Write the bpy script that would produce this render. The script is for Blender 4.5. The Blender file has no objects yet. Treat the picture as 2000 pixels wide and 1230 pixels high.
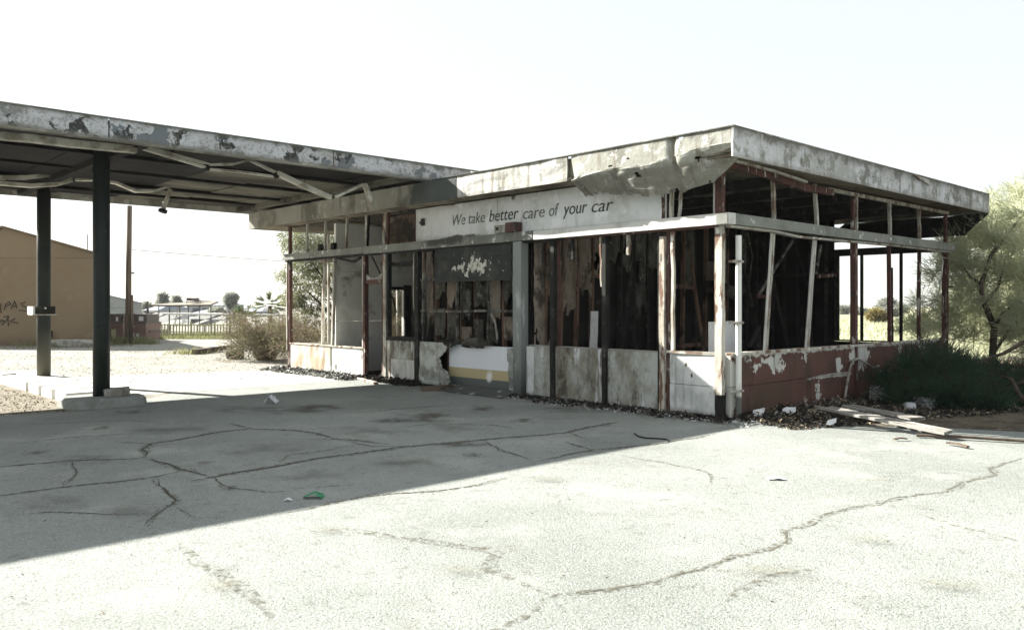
import bpy, bmesh, math, random
import numpy as np
from mathutils import Vector, Matrix, noise as mnoise

random.seed(7); RNG = np.random.default_rng(7)
SC = bpy.context.scene
COL = SC.collection
R = math.radians

# ---------------------------------------------------------------- camera, sky, sun, exposure
F, HOR, CAMZ = 1620.0, 597.0, 1.6          # focal length and horizon measured on the 2000 px wide photograph
cd = bpy.data.cameras.new('camera'); cam = bpy.data.objects.new('camera', cd); COL.objects.link(cam)
cam.location = (0, 0, CAMZ); cam.rotation_euler = (R(90), 0, 0)
cd.sensor_width = 36; cd.lens = 36*F/2000; cd.shift_y = -(615-HOR)/2000
cd.clip_start = .05; cd.clip_end = 3000
SC.camera = cam
TS = Vector((-1.448, .746, 1.0)).normalized()      # direction towards the sun
wd = bpy.data.worlds.new('World'); SC.world = wd; wd.use_nodes = True
wn = wd.node_tree.nodes; wl = wd.node_tree.links
sky = wn.new('ShaderNodeTexSky'); sky.sky_type = 'NISHITA'; sky.sun_disc = False
sky.sun_elevation = math.asin(TS.z); sky.sun_rotation = math.atan2(TS.x, TS.y)
sky.air_density = 1.0; sky.dust_density = 1.0; sky.ozone_density = 1.0
veil = wn.new('ShaderNodeMix'); veil.data_type = 'RGBA'; veil.inputs['Factor'].default_value = .86     # an even bright haze over the whole sky
veil.inputs['B'].default_value = (2.12, 2.16, 2.10, 1); wl.new(sky.outputs[0], veil.inputs['A'])
wl.new(veil.outputs['Result'], wn['Background'].inputs[0]); wn['Background'].inputs[1].default_value = .1
sl = bpy.data.lights.new('sun', 'SUN'); so = bpy.data.objects.new('sun', sl); COL.objects.link(so)
sl.energy = 5.0; sl.angle = R(.5); sl.color = (1, .95, .88)
so.rotation_euler = TS.to_track_quat('Z', 'Y').to_euler(); so.location = (-30, 20, 30)
vs = SC.view_settings
vs.view_transform = 'Standard'; vs.look = 'None'; vs.exposure = 2.15; vs.gamma = 1; vs.use_curve_mapping = False

# ---------------------------------------------------------------- places
ANG = math.atan2(.6815, .732); CA, SA = math.cos(ANG), math.sin(ANG)
CX, CY = 2.95, 11.52                        # the building's near corner; v runs along its right side, u along its front
def W(v, u, z=0.): return Vector((CX+v*CA-u*SA, CY+v*SA+u*CA, z))
def G(px, py, z=0.):
    y = (CAMZ-z)*F/(py-HOR); return Vector(((px-1000)/F*y, y, z))
def D(px, py, y): return Vector(((px-1000)/F*y, y, CAMZ-(py-HOR)/F*y))
def PU(px, py, u):                          # building coordinates of a sight line's crossing with the plane u
    k = (px-1000)/F; t = (u-SA*CX+CA*CY)/(CA-SA*k)
    return Vector((CA*(t*k-CX)+SA*(t-CY), u, CAMZ-(py-HOR)/F*t))
def PV(px, py, v):
    k = (px-1000)/F; t = (v+CA*CX+SA*CY)/(CA*k+SA)
    return Vector((v, -SA*(t*k-CX)+CA*(t-CY), CAMZ-(py-HOR)/F*t))
BM = Matrix.Translation((CX, CY, 0)) @ Matrix.Rotation(ANG, 4, 'Z')

# ---------------------------------------------------------------- objects
def link(o, parent=None):
    COL.objects.link(o)
    if parent is not None: o.parent = parent
    return o
def tag(o, label, cat, group=None, kind=None):
    if label: o['label'] = label
    if cat: o['category'] = cat
    if group: o['group'] = group
    if kind: o['kind'] = kind
    return o
def empty(name, loc=(0,0,0), rz=0., parent=None):
    o = bpy.data.objects.new(name, None); o.location = loc; o.rotation_euler = (0,0,rz); o.empty_display_size = .2
    return link(o, parent)
def bframe(name, v=0., u=0., z=0.): return empty(name, W(v,u,z), ANG)
class MB:
    def __init__(s): s.v = []; s.f = []; s.mi = []; s.m = 0
    def add(s, vs, fs):
        n = len(s.v); s.v += [tuple(p) for p in vs]; s.f += [tuple(i+n for i in f) for f in fs]; s.mi += [s.m]*len(fs); return s
    def box(s, x0, x1, y0, y1, z0, z1, j=0.):
        r = (lambda: random.uniform(-j, j)) if j else (lambda: 0.)
        p = [(x+r(), y+r(), z+r()) for z in (z0,z1) for y in (y0,y1) for x in (x0,x1)]
        return s.add(p, [(0,2,3,1),(4,5,7,6),(0,1,5,4),(2,6,7,3),(0,4,6,2),(1,3,7,5)])
    def bar(s, pts, w, h, up=(0,0,1), jit=0., taper=1.):
        pts = [Vector(p) for p in pts]; n = len(pts); base = len(s.v); up = Vector(up)
        for i, p in enumerate(pts):
            d = (pts[min(i+1,n-1)]-pts[max(i-1,0)]).normalized()
            a = d.cross(up)
            if a.length < 1e-3: a = d.cross(Vector((1,.3,0)))
            a.normalize(); b = a.cross(d).normalized()
            k = 1+(taper-1)*i/max(n-1,1)
            if jit: p = p+Vector((random.uniform(-jit,jit), random.uniform(-jit,jit), 0 if 0<i<n-1 else 0))
            for sa, sb in ((-1,-1),(1,-1),(1,1),(-1,1)):
                s.v.append(tuple(p+a*(sa*w/2*k)+b*(sb*h/2*k)))
        fs = [(base+3, base+2, base+1, base)]
        for i in range(n-1):
            for q in range(4):
                o = base+4*i; fs.append((o+q, o+(q+1)%4, o+4+(q+1)%4, o+4+q))
        e = base+4*(n-1); fs.append((e, e+1, e+2, e+3))
        s.f += fs; s.mi += [s.m]*len(fs); return s
    def tube(s, pts, r, n=8, r1=None, cap=True):
        pts = [Vector(p) for p in pts]; m = len(pts); base = len(s.v); r1 = r if r1 is None else r1; a0 = None
        for i, p in enumerate(pts):
            d = (pts[min(i+1,m-1)]-pts[max(i-1,0)]).normalized()
            if a0 is None: a0 = d.cross(Vector((0,0,1)) if abs(d.z) < .95 else Vector((1,0,0)))
            a = (a0-d*a0.dot(d)).normalized(); b = d.cross(a); a0 = a
            rr = r+(r1-r)*i/max(m-1,1)
            for q in range(n):
                t = 2*math.pi*q/n; s.v.append(tuple(p+a*(math.cos(t)*rr)+b*(math.sin(t)*rr)))
        fs = []
        for i in range(m-1):
            for q in range(n):
                o = base+n*i; fs.append((o+q, o+(q+1)%n, o+n+(q+1)%n, o+n+q))
        if cap: fs += [tuple(base+q for q in reversed(range(n))), tuple(base+n*(m-1)+q for q in range(n))]
        s.f += fs; s.mi += [s.m]*len(fs); return s
    def poly(s, pts, off):                   # a flat outline given thickness by the vector off
        n = len(pts); off = Vector(off); a = [Vector(p) for p in pts]; b = [p+off for p in a]
        return s.add(a+b, [tuple(range(n)), tuple(reversed(range(n, 2*n)))]+[(i, i+n, (i+1)%n+n, (i+1)%n) for i in range(n)])
    def sheet(s, o, eu, ev, nu, nv, thick, disp=None, keep=None):
        o, eu, ev = Vector(o), Vector(eu), Vector(ev); nrm = eu.cross(ev).normalized(); base = len(s.v); N = (nu+1)*(nv+1)
        P = []
        for j in range(nv+1):
            for i in range(nu+1):
                a, b = i/nu, j/nv; d = disp(a,b) if disp else 0.
                P.append(o+eu*a+ev*b+(d if isinstance(d, Vector) else nrm*d))
        s.v += [tuple(p) for p in P]+[tuple(p-nrm*thick) for p in P]
        cnt = {}; fs = []
        for j in range(nv):
            for i in range(nu):
                if keep and not keep((i+.5)/nu, (j+.5)/nv): continue
                q = [j*(nu+1)+i, j*(nu+1)+i+1, (j+1)*(nu+1)+i+1, (j+1)*(nu+1)+i]
                fs.append(tuple(base+x for x in q)); fs.append(tuple(base+N+x for x in reversed(q)))
                for k in range(4):
                    e = (q[k], q[(k+1)%4]); cnt[e] = 1
        for (a, b) in cnt:
            if (b, a) not in cnt: fs.append((base+b, base+a, base+N+a, base+N+b))
        s.f += fs; s.mi += [s.m]*len(fs); return s
    def build(s, name, mat, parent=None, smooth=False):
        used = sorted({i for f in s.f for i in f})
        if len(used) < len(s.v):
            mp = {o: i for i, o in enumerate(used)}; s.v = [s.v[i] for i in used]; s.f = [tuple(mp[i] for i in f) for f in s.f]
        me = bpy.data.meshes.new(name); me.from_pydata(s.v, [], s.f)
        if mat: me.materials.append(mat)
        if any(s.mi): me.polygons.foreach_set('material_index', s.mi)
        if smooth: me.polygons.foreach_set('use_smooth', [True]*len(s.f))
        me.update(); return link(bpy.data.objects.new(name, me), parent)
def box(name, mat, parent, x0, x1, y0, y1, z0, z1, j=0.): return MB().box(x0,x1,y0,y1,z0,z1,j).build(name, mat, parent)
def nz(x, y=0., z=0.): return mnoise.noise(Vector((x,y,z)))

# ---------------------------------------------------------------- materials
def surf(name, base, layers=(), rough=.85, bump=None, spec=.25, metal=0., transl=0., alpha=None):
    """base colour, then layers painted over it in order.  layer = dict(c=colour, k='noise'|'vor'|'pt'|'axis', s=scale, lo, hi, st=stretch, sd=seed, f=strength ...)"""
    m = bpy.data.materials.new(name); m.use_nodes = True; t = m.node_tree; N, L = t.nodes, t.links
    b = N['Principled BSDF']; b.inputs['Roughness'].default_value = rough; b.inputs['Specular IOR Level'].default_value = spec; b.inputs['Metallic'].default_value = metal
    tc = N.new('ShaderNodeTexCoord'); co = tc.outputs['Object']
    def rgb(c): return (c[0], c[1], c[2], 1) if not isinstance(c, (int,float)) else (c,c,c,1)
    def noi(s, st, sd, det=4, rg=.6):
        mp = N.new('ShaderNodeMapping'); mp.inputs['Scale'].default_value = [s*q for q in st]; mp.inputs['Location'].default_value = (sd*3.17, sd*1.71, sd*2.39); L.new(co, mp.inputs[0])
        n = N.new('ShaderNodeTexNoise'); n.inputs['Scale'].default_value = 1; n.inputs['Detail'].default_value = det; n.inputs['Roughness'].default_value = rg; L.new(mp.outputs[0], n.inputs['Vector']); return n.outputs['Fac']
    def mth(op, a, bb, c=None):
        n = N.new('ShaderNodeMath'); n.operation = op
        for i, q in enumerate((a, bb, c)):
            if q is None: continue
            if isinstance(q, (int,float)): n.inputs[i].default_value = q
            else: L.new(q, n.inputs[i])
        return n.outputs[0]
    def ramp(x, lo, hi):
        n = N.new('ShaderNodeMapRange'); n.interpolation_type = 'SMOOTHSTEP'; n.inputs['From Min'].default_value = lo; n.inputs['From Max'].default_value = hi; L.new(x, n.inputs[0]); return n.outputs[0]
    def mask(l):
        k = l.get('k', 'noise'); st = l.get('st', (1,1,1)); sd = l.get('sd', 0)
        if k == 'noise': x = noi(l.get('s', 3), st, sd, l.get('d', 5), l.get('r', .6))
        elif k == 'vor':
            mp = N.new('ShaderNodeMapping'); mp.inputs['Scale'].default_value = [l['s']*q for q in st]; L.new(co, mp.inputs[0])
            v = N.new('ShaderNodeTexVoronoi'); v.feature = l.get('ft', 'F1'); v.inputs['Scale'].default_value = 1; L.new(mp.outputs[0], v.inputs['Vector']); x = v.outputs['Distance']
        elif k == 'pt':
            sb = N.new('ShaderNodeVectorMath'); sb.operation = 'SUBTRACT'; L.new(co, sb.inputs[0]); sb.inputs[1].default_value = l['at']
            ml = N.new('ShaderNodeVectorMath'); ml.operation = 'DIVIDE'; L.new(sb.outputs[0], ml.inputs[0]); ml.inputs[1].default_value = l['rad']
            ln = N.new('ShaderNodeVectorMath'); ln.operation = 'LENGTH'; L.new(ml.outputs[0], ln.inputs[0])
            x = mth('SUBTRACT', 1., ln.outputs['Value'])
            x = mth('ADD', x, mth('MULTIPLY', mth('SUBTRACT', noi(l.get('s', 4), st, sd), .5), l.get('na', 1.5)))
        elif k == 'axis':
            sx = N.new('ShaderNodeSeparateXYZ'); L.new(co, sx.inputs[0]); x = sx.outputs[l['ax']]
            if l.get('na', 0): x = mth('ADD', x, mth('MULTIPLY', mth('SUBTRACT', noi(l.get('s', 4), st, sd), .5), l['na']))
        f = ramp(x, l.get('lo', .45), l.get('hi', .6))
        if l.get('by'): f = mth('MULTIPLY', f, mask(l['by']))
        if l.get('f', 1) != 1: f = mth('MULTIPLY', f, float(l['f']))
        return f
    cur = None
    for l in layers:
        mx = N.new('ShaderNodeMix'); mx.data_type = 'RGBA'; L.new(mask(l), mx.inputs['Factor'])
        if cur is None: mx.inputs['A'].default_value = rgb(base)
        else: L.new(cur, mx.inputs['A'])
        mx.inputs['B'].default_value = rgb(l['c']); cur = mx.outputs['Result']
    if cur is None: b.inputs['Base Color'].default_value = rgb(base)
    else: L.new(cur, b.inputs['Base Color'])
    if bump:
        h = noi(bump[0], bump[2] if len(bump) > 2 else (1,1,1), 5, 6, .65)
        bp = N.new('ShaderNodeBump'); bp.inputs['Strength'].default_value = 1; bp.inputs['Distance'].default_value = bump[1]; L.new(h, bp.inputs['Height']); L.new(bp.outputs[0], b.inputs['Normal'])
    out = N['Material Output']; sh = b.outputs[0]
    if transl:
        tr = N.new('ShaderNodeBsdfTranslucent'); 
        if cur is None: tr.inputs[0].default_value = rgb(base)
        else: L.new(cur, tr.inputs[0])
        ms = N.new('ShaderNodeMixShader'); ms.inputs[0].default_value = transl; L.new(sh, ms.inputs[1]); L.new(tr.outputs[0], ms.inputs[2]); sh = ms.outputs[0]
    if alpha:
        tp = N.new('ShaderNodeBsdfTransparent'); ms = N.new('ShaderNodeMixShader'); L.new(mask(alpha), ms.inputs[0]); L.new(tp.outputs[0], ms.inputs[1]); L.new(sh, ms.inputs[2]); sh = ms.outputs[0]
    L.new(sh, out.inputs['Surface'])
    return m
VST = (1, 1, .12)                           # vertical streaks
SOOT = (.018, .018, .016)
M = {}
M['ground'] = surf('pale_dirt', (.245,.24,.212), [dict(c=(.17,.165,.14), s=.25, lo=.45, hi=.7), dict(c=(.30,.295,.265), s=1.7, lo=.5, hi=.7, f=.7), dict(c=(.17,.165,.14), s=22, lo=.57, hi=.68, f=.6), dict(c=(.55,.55,.52), s=45, lo=.6, hi=.68, f=.5)], rough=.95, bump=(14, .03), spec=.1)
M['asphalt'] = surf('worn_asphalt', (.255,.275,.255), [dict(c=(.20,.218,.20), s=.30, lo=.40, hi=.64), dict(c=(.315,.33,.30), s=.8, lo=.50, hi=.68, f=.8, d=8), dict(c=(.175,.172,.14), s=1.6, lo=.56, hi=.72, f=.55, d=9, r=.7, sd=7), dict(c=(.16,.165,.15), s=.9, st=(.25,1,1), lo=.56, hi=.72, f=.45, sd=15, d=8),
    dict(c=(.13,.13,.115), s=9, lo=.56, hi=.7, f=.45, sd=6), dict(c=(.035,.035,.03), s=64, lo=.54, hi=.66, f=.5, d=2), dict(c=(.42,.43,.41), s=80, lo=.55, hi=.66, f=.5, sd=3, d=2), dict(c=(.8,.8,.78), s=38, lo=.72, hi=.75, f=.8, sd=9)], rough=.9, bump=(66, .016), spec=.12)
M['concrete_pad'] = surf('pale_concrete', (.45,.45,.42), [dict(c=(.34,.335,.30), s=.8, lo=.45, hi=.7), dict(c=(.27,.265,.23), s=5, lo=.58, hi=.72, f=.7), dict(c=(.55,.55,.52), s=30, lo=.55, hi=.7, f=.5)], rough=.9, bump=(25, .006), spec=.12)
M['dirt'] = surf('tan_dirt', (.20,.185,.145), [dict(c=(.13,.12,.09), s=1.5, lo=.45, hi=.65), dict(c=(.27,.255,.205), s=7, lo=.55, hi=.7, f=.7)], rough=.95, bump=(16,.03), spec=.08)
M['soil'] = surf('dark_littered_soil', (.13,.11,.08), [dict(c=(.07,.06,.045), s=2, lo=.4, hi=.65), dict(c=(.27,.24,.18), s=9, lo=.55, hi=.7, f=.8), dict(c=(.03,.03,.025), s=20, lo=.55, hi=.65, f=.7)], rough=.95, bump=(18, .05), spec=.08)
M['field'] = surf('dry_scrub_ground', (.30,.29,.20), [dict(c=(.20,.21,.12), s=.12, lo=.42, hi=.62), dict(c=(.42,.41,.33), s=.5, lo=.5, hi=.68, f=.7)], rough=.95, bump=(2, .15), spec=.05)
M['crack'] = surf('dirt_filled_crack', (.06,.055,.042), [dict(c=(.11,.10,.075), s=9, lo=.45, hi=.65)], rough=.95, spec=.05, alpha=dict(s=30, lo=.36, hi=.52, f=.95))
M['crack_lit'] = surf('sunlit_crack', (.135,.128,.098), [dict(c=(.075,.07,.055), s=7, lo=.5, hi=.62)], rough=.95, spec=.05, alpha=dict(s=24, lo=.42, hi=.56, f=.85, d=8, r=.7))  # paler crack copy with the sunlight put into its colour
M['crack_soft'] = surf('faint_dirty_crack', (.12,.112,.085), [], rough=.95, spec=.05, alpha=dict(s=18, lo=.44, hi=.66, f=.7, d=8, r=.7))
M['stain'] = surf('oil_stain', (.10,.092,.075), [], rough=.75, spec=.2, alpha=dict(k='pt', at=(0,0,0), rad=(1,1,1), s=2.2, na=1.9, lo=.15, hi=.8, f=.72))
for i_ in range(5):
    M['stain%d' % i_] = surf('oil_stain', (.10,.092,.075), [], rough=.75, spec=.2, alpha=dict(k='pt', at=(0,0,0), rad=(1.15,1.15,1), s=1.6, na=3.0, d=8, lo=.2, hi=1.1, f=.6, sd=i_*5+1))
    M['smudge%d' % i_] = surf('old_smudge', (.13,.12,.10), [], rough=.8, spec=.15, alpha=dict(k='pt', at=(0,0,0), rad=(1.3,1.3,1), s=1.8, na=3.4, d=8, lo=.2, hi=1.5, f=.42, sd=i_*7+2))
M['stain_pale'] = surf('dirt_smudge', (.17,.16,.115), [], rough=.9, spec=.1, alpha=dict(k='pt', at=(0,0,0), rad=(1.3,1.3,1), s=3.5, na=2.6, lo=.2, hi=1.3, f=.4))
M['fascia_lit'] = surf('sunlit_weathered_fascia', (.40,.40,.375), [dict(c=(.27,.275,.235), k='axis', ax=1, lo=3.0, hi=2.0, na=1.6, s=1.1, f=.9), dict(c=(.24,.245,.205), s=1.1, lo=.46, hi=.66, f=.7, d=10, r=.72), dict(c=(.13,.13,.105), s=2.2, lo=.535, hi=.63, f=.8, sd=2, d=10, r=.72), dict(c=(.50,.50,.485), s=5, lo=.555, hi=.585, f=.85, sd=4, d=10, r=.72), dict(c=(.15,.135,.105), s=7, st=VST, lo=.50, hi=.66, f=.8, d=8), dict(c=(.06,.057,.048), s=.8, lo=.54, hi=.68, f=.7, d=10, r=.72, sd=21), dict(c=(.08,.075,.06), k='axis', ax=2, lo=3.87, hi=3.95, na=.18, s=5, f=.75), dict(c=(.12,.11,.09), k='axis', ax=2, lo=3.60, hi=3.52, na=.16, s=4, f=.6)], rough=.75, bump=(11, .010), spec=.2)  # sunlit copy of the fascia; its blotches and streaks are weathering
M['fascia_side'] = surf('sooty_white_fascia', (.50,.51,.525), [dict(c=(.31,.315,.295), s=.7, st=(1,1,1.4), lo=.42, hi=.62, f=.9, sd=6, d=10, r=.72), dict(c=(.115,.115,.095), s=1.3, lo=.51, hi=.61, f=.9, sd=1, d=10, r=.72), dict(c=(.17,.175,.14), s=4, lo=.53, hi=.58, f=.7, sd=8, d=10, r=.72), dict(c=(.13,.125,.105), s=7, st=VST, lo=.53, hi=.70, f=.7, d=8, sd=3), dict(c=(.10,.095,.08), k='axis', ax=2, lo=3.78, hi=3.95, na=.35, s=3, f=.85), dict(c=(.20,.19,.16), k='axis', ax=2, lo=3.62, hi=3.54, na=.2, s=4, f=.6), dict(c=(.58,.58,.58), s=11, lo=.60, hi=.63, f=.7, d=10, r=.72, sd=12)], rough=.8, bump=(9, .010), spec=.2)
M['fascia_shade'] = surf('shade_toned_stained_fascia', (.27,.265,.225), [dict(c=(.14,.135,.11), s=1.2, lo=.45, hi=.62), dict(c=(.38,.37,.32), s=3.5, lo=.55, hi=.68, f=.8, sd=3), dict(c=(.055,.065,.062), k='pt', at=(-.6,5.6,3.7), rad=(1,1.7,.6), s=3, na=.8, lo=.15, hi=.55, f=.92), dict(c=(.09,.085,.07), s=6, st=VST, lo=.58, hi=.7, f=.6)], rough=.9, bump=(9, .01), spec=.15)  # shaded copy of the fascia, canopy shade mixed into its tone
M['peel'] = surf('peeling_white_canopy_paint', (.47,.48,.495), [dict(c=(.31,.31,.295), s=1.0, lo=.45, hi=.62, f=.85, d=10, r=.72), dict(c=(.13,.13,.115), s=4, lo=.53, hi=.62, f=.7, sd=2, d=10, r=.72), dict(c=(.14,.16,.175), s=2.0, lo=.567, hi=.574, sd=5, d=6, r=.62), dict(c=(.035,.038,.035), s=2.6, lo=.575, hi=.582, sd=11, d=7, r=.65), dict(c=(.14,.14,.12), k='axis', ax=2, lo=4.17, hi=4.25, na=.14, s=6, f=.8), dict(c=(.14,.135,.115), k='axis', ax=2, lo=4.03, hi=3.95, na=.13, s=5, f=.8), dict(c=(.12,.115,.09), s=14, lo=.55, hi=.62, f=.6, sd=4, d=10, r=.72), dict(c=(.12,.11,.09), s=8, st=VST, lo=.56, hi=.72, f=.6, d=8, sd=9), dict(c=(.17,.17,.16), s=34, lo=.54, hi=.62, f=.55, d=3, sd=2)], rough=.75, bump=(7, .02), spec=.2)
M['rail'] = surf('sooty_shaded_rail', (.175,.185,.16), [dict(c=(.105,.112,.095), s=1.6, lo=.42, hi=.62), dict(c=(.52,.52,.49), s=7, lo=.59, hi=.66, f=.85, sd=3), dict(c=SOOT, k='pt', at=(-.1,6.05,2.85), rad=(.6,.85,.16), s=4, na=1.3, lo=.1, hi=.6, f=.9), dict(c=(.10,.09,.07), s=5, st=VST, lo=.6, hi=.75, f=.6)], rough=.6, bump=(14, .004), spec=.35)  # darker rail copy toned for the shaded lengths, with soot marks
M['rail_lit'] = surf('sunlit_white_rail', (.52,.52,.49), [dict(c=(.26,.27,.235), s=2.0, d=10, r=.72, lo=.50, hi=.68, f=.75), dict(c=(.2,.19,.16), s=14, lo=.63, hi=.7, f=.6)], rough=.65, bump=(12, .003), spec=.3)  # bright rail copy, sunshine put into its white
M['char'] = surf('charred_black', (.014,.015,.013), [dict(c=(.04,.039,.034), s=6, lo=.5, hi=.68, f=.8), dict(c=(.16,.16,.14), s=13, lo=.62, hi=.7, f=.5, sd=4)], rough=.85, bump=(20, .01), spec=.2)
M['rust'] = surf('flaking_red_oxide_steel', (.085,.040,.032), [dict(c=(.05,.027,.022), s=5, lo=.45, hi=.65), dict(c=(.42,.41,.36), s=9, st=(1,1,.3), lo=.60, hi=.64, f=.9, sd=2), dict(c=(.03,.028,.024), s=3, lo=.55, hi=.68, f=.8, sd=6)], rough=.8, bump=(30, .004))
M['steel'] = surf('burnt_pale_steel', (.33,.32,.28), [dict(c=(.14,.09,.06), s=4, st=(1,1,.4), lo=.5, hi=.62, f=.9), dict(c=(.6,.59,.54), s=9, st=(1,1,.3), lo=.57, hi=.66, f=.8, sd=3), dict(c=(.05,.045,.04), s=6, lo=.6, hi=.7, f=.7, sd=8)], rough=.7, bump=(25, .004))
M['bar_dark'] = surf('sooty_window_bar', (.13,.125,.108), [dict(c=(.03,.028,.024), s=4, lo=.45, hi=.58, d=8), dict(c=(.33,.32,.28), s=8, lo=.58, hi=.66, f=.8, sd=3, d=8)], rough=.8, bump=(25,.006))
M['post_lit'] = surf('flaking_cream_post', (.43,.41,.35), [dict(c=(.33,.30,.24), s=3, st=(1,1,.4), lo=.45, hi=.62), dict(c=(.15,.09,.06), s=6, st=(1,1,.22), lo=.50, hi=.56), dict(c=(.62,.61,.57), s=11, st=(1,1,.2), lo=.58, hi=.63, f=.9, sd=14), dict(c=(.05,.05,.045), k='axis', ax=2, lo=-2.72, hi=-2.4, f=0), dict(c=(.06,.055,.05), s=7, st=(1,1,.3), lo=.62, hi=.67, f=.8, sd=5)], rough=.75, bump=(22, .008))
M['knee_white'] = surf('scorched_white_panel', (.56,.57,.56), [dict(c=(.36,.38,.36), s=2.2, lo=.46, hi=.66, f=.8), dict(c=(.06,.055,.045), k='pt', at=(0,.62,.75), rad=(.2,.03,.045), s=20, na=.6, lo=.1, hi=.5), dict(c=(.06,.055,.045), k='pt', at=(0,.52,.60), rad=(.2,.025,.045), s=20, na=.6, lo=.1, hi=.5), dict(c=(.13,.13,.12), s=17, lo=.66, hi=.70, f=.8, sd=3), dict(c=(.20,.195,.17), s=1.3, lo=.52, hi=.68, f=.7, sd=5, d=10, r=.72), dict(c=(.15,.145,.12), s=8, st=VST, lo=.55, hi=.7, f=.5, sd=6, d=8), dict(c=(.10,.098,.085), k='axis', ax=2, lo=.16, hi=.04, na=.12, s=6, f=.8)], rough=.75, bump=(18, .004))
M['knee_soot'] = surf('smoke_blotched_panel', (.36,.375,.35), [dict(c=(.15,.138,.105), s=1.5, st=(1,1,.6), lo=.42, hi=.60, f=.9, sd=1, d=10, r=.7), dict(c=(.055,.045,.035), s=2.2, st=(1,1,.4), lo=.52, hi=.63, f=.9, sd=4, d=9, r=.7), dict(c=(.24,.235,.18), s=5, lo=.5, hi=.66, f=.6, sd=12), dict(c=(.55,.56,.57), s=3.8, st=(1,1,.16), lo=.58, hi=.66, f=.95, sd=7, d=8), dict(c=(.13,.07,.045), s=6, lo=.62, hi=.70, f=.7, sd=9)], rough=.7, bump=(14, .006))
M['knee_rust'] = surf('rust_streaked_panel', (.46,.45,.395), [dict(c=(.31,.245,.15), s=2.4, st=(1,1,.45), lo=.46, hi=.60, f=.85), dict(c=(.20,.135,.08), s=6, st=(1,1,.25), lo=.52, hi=.68, f=.8, sd=3), dict(c=(.68,.68,.66), s=3, lo=.6, hi=.68, sd=6)], rough=.75, bump=(14, .004))
M['knee_peel'] = surf('blistered_white_panel', (.50,.505,.485), [dict(c=(.33,.335,.31), s=1.8, lo=.45, hi=.62, f=.8, sd=3, d=9, r=.7), dict(c=(.08,.08,.07), s=2.6, st=(1,1,.5), lo=.56, hi=.62, f=.85, d=9, r=.7), dict(c=(.16,.155,.13), s=8, st=VST, lo=.54, hi=.7, f=.5, sd=6)], rough=.75, bump=(8, .02))
M['red_board'] = surf('chipped_red_painted_board', (.105,.052,.040), [dict(c=(.078,.044,.034), s=2, lo=.4, hi=.65), dict(c=(.075,.05,.03), k='pt', at=(1.1,0,.25), rad=(.7,1,.35), s=3, na=1, lo=.1, hi=.7, f=.75), dict(c=(.50,.50,.45), s=2.3, lo=.605, hi=.62, sd=4), dict(c=(.50,.50,.45), k='pt', at=(1.45,0,.70), rad=(.35,.5,.2), s=14, na=1.8, lo=.62, hi=.70), dict(c=(.52,.52,.47), k='pt', at=(-.1,0,.5), rad=(.55,.5,.9), s=5, na=.9, lo=.30, hi=.36), dict(c=(.50,.50,.46), k='pt', at=(4.15,0,.75), rad=(.55,.5,.4), s=6, na=1, lo=.35, hi=.42), dict(c=(.50,.50,.46), k='axis', ax=2, lo=.86, hi=.885, na=.12, s=7), dict(c=(.45,.44,.40), k='pt', at=(3.2,0,.455), rad=(1.3,.5,.06), s=6, na=1.4, lo=.40, hi=.47), dict(c=(.03,.022,.018), s=5, st=VST, lo=.54, hi=.70, f=.65, d=9, sd=5), dict(c=(.03,.024,.02), s=1.1, lo=.52, hi=.68, f=.6, d=9, sd=13)], rough=.8, bump=(16, .004))
M['crumple'] = surf('buckled_grey_sheet_metal', (.30,.325,.31), [dict(c=(.14,.15,.135), s=2.6, lo=.44, hi=.6), dict(c=(.47,.49,.48), s=5, lo=.58, hi=.68, f=.8, sd=2), dict(c=(.05,.05,.045), s=4, lo=.62, hi=.7, f=.8, sd=6)], rough=.5, bump=(12, .008), metal=.3, spec=.4)
M['banner'] = surf('white_tan_and_slate_panel', (.085,.10,.095), [dict(c=(.40,.34,.19), k='axis', ax=2, lo=.245, hi=.25), dict(c=(.66,.68,.72), k='axis', ax=2, lo=.425, hi=.43), dict(c=(.72,.73,.74), k='pt', at=(0,4.98,.30), rad=(.3,.16,.22), s=6, na=1.2, lo=.3, hi=.8, f=.8), dict(c=(.42,.42,.40), s=5, st=(1,1,.2), lo=.62, hi=.75, f=.5)], rough=.6)
M['pilaster'] = surf('galvanised_pilaster', (.20,.217,.205), [dict(c=(.06,.066,.06), k='axis', ax=2, lo=1.3, hi=.1, na=1.4, s=3, st=(1,1,.4)), dict(c=(.10,.105,.10), s=3.2, st=(1,1,.3), lo=.56, hi=.68, f=.7, sd=3), dict(c=(.40,.42,.41), s=5, st=(1,1,.2), lo=.60, hi=.68, f=.8)], rough=.6, bump=(16,.004))
M['blackboard'] = surf('burnt_signboard', (.022,.026,.024), [dict(c=(.045,.047,.04), s=3, lo=.45, hi=.65), dict(c=(.50,.49,.43), k='pt', at=(0,5.25,2.32), rad=(.5,.95,.32), s=8, na=2.6, lo=.58, hi=.66), dict(c=(.12,.115,.09), s=9, st=(1,1,.4), lo=.6, hi=.68, f=.7, sd=6)], rough=.75, bump=(14,.005))
M['plaster'] = surf('smoky_grey_plaster', (.76,.75,.69), [dict(c=(.55,.545,.49), s=.9, lo=.42, hi=.65), dict(c=(.33,.26,.20), s=2.2, lo=.60, hi=.64, f=.6, sd=3), dict(c=(.10,.10,.088), s=1.6, lo=.6, hi=.72, f=.75, sd=8), dict(c=(.10,.10,.09), k='pt', at=(2.6,10.4,.6), rad=(1.3,1,2.2), s=2, na=.8, lo=.1, hi=.8, f=.9)], rough=.9, bump=(9,.008))
M['int_wall'] = surf('charred_interior_wall', (.016,.0155,.0135), [dict(c=(.006,.006,.0055), s=1.3, lo=.4, hi=.6), dict(c=(.07,.063,.05), s=3, lo=.6, hi=.72, f=.6, sd=4)], rough=.95, bump=(9,.02), spec=.1)
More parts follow.
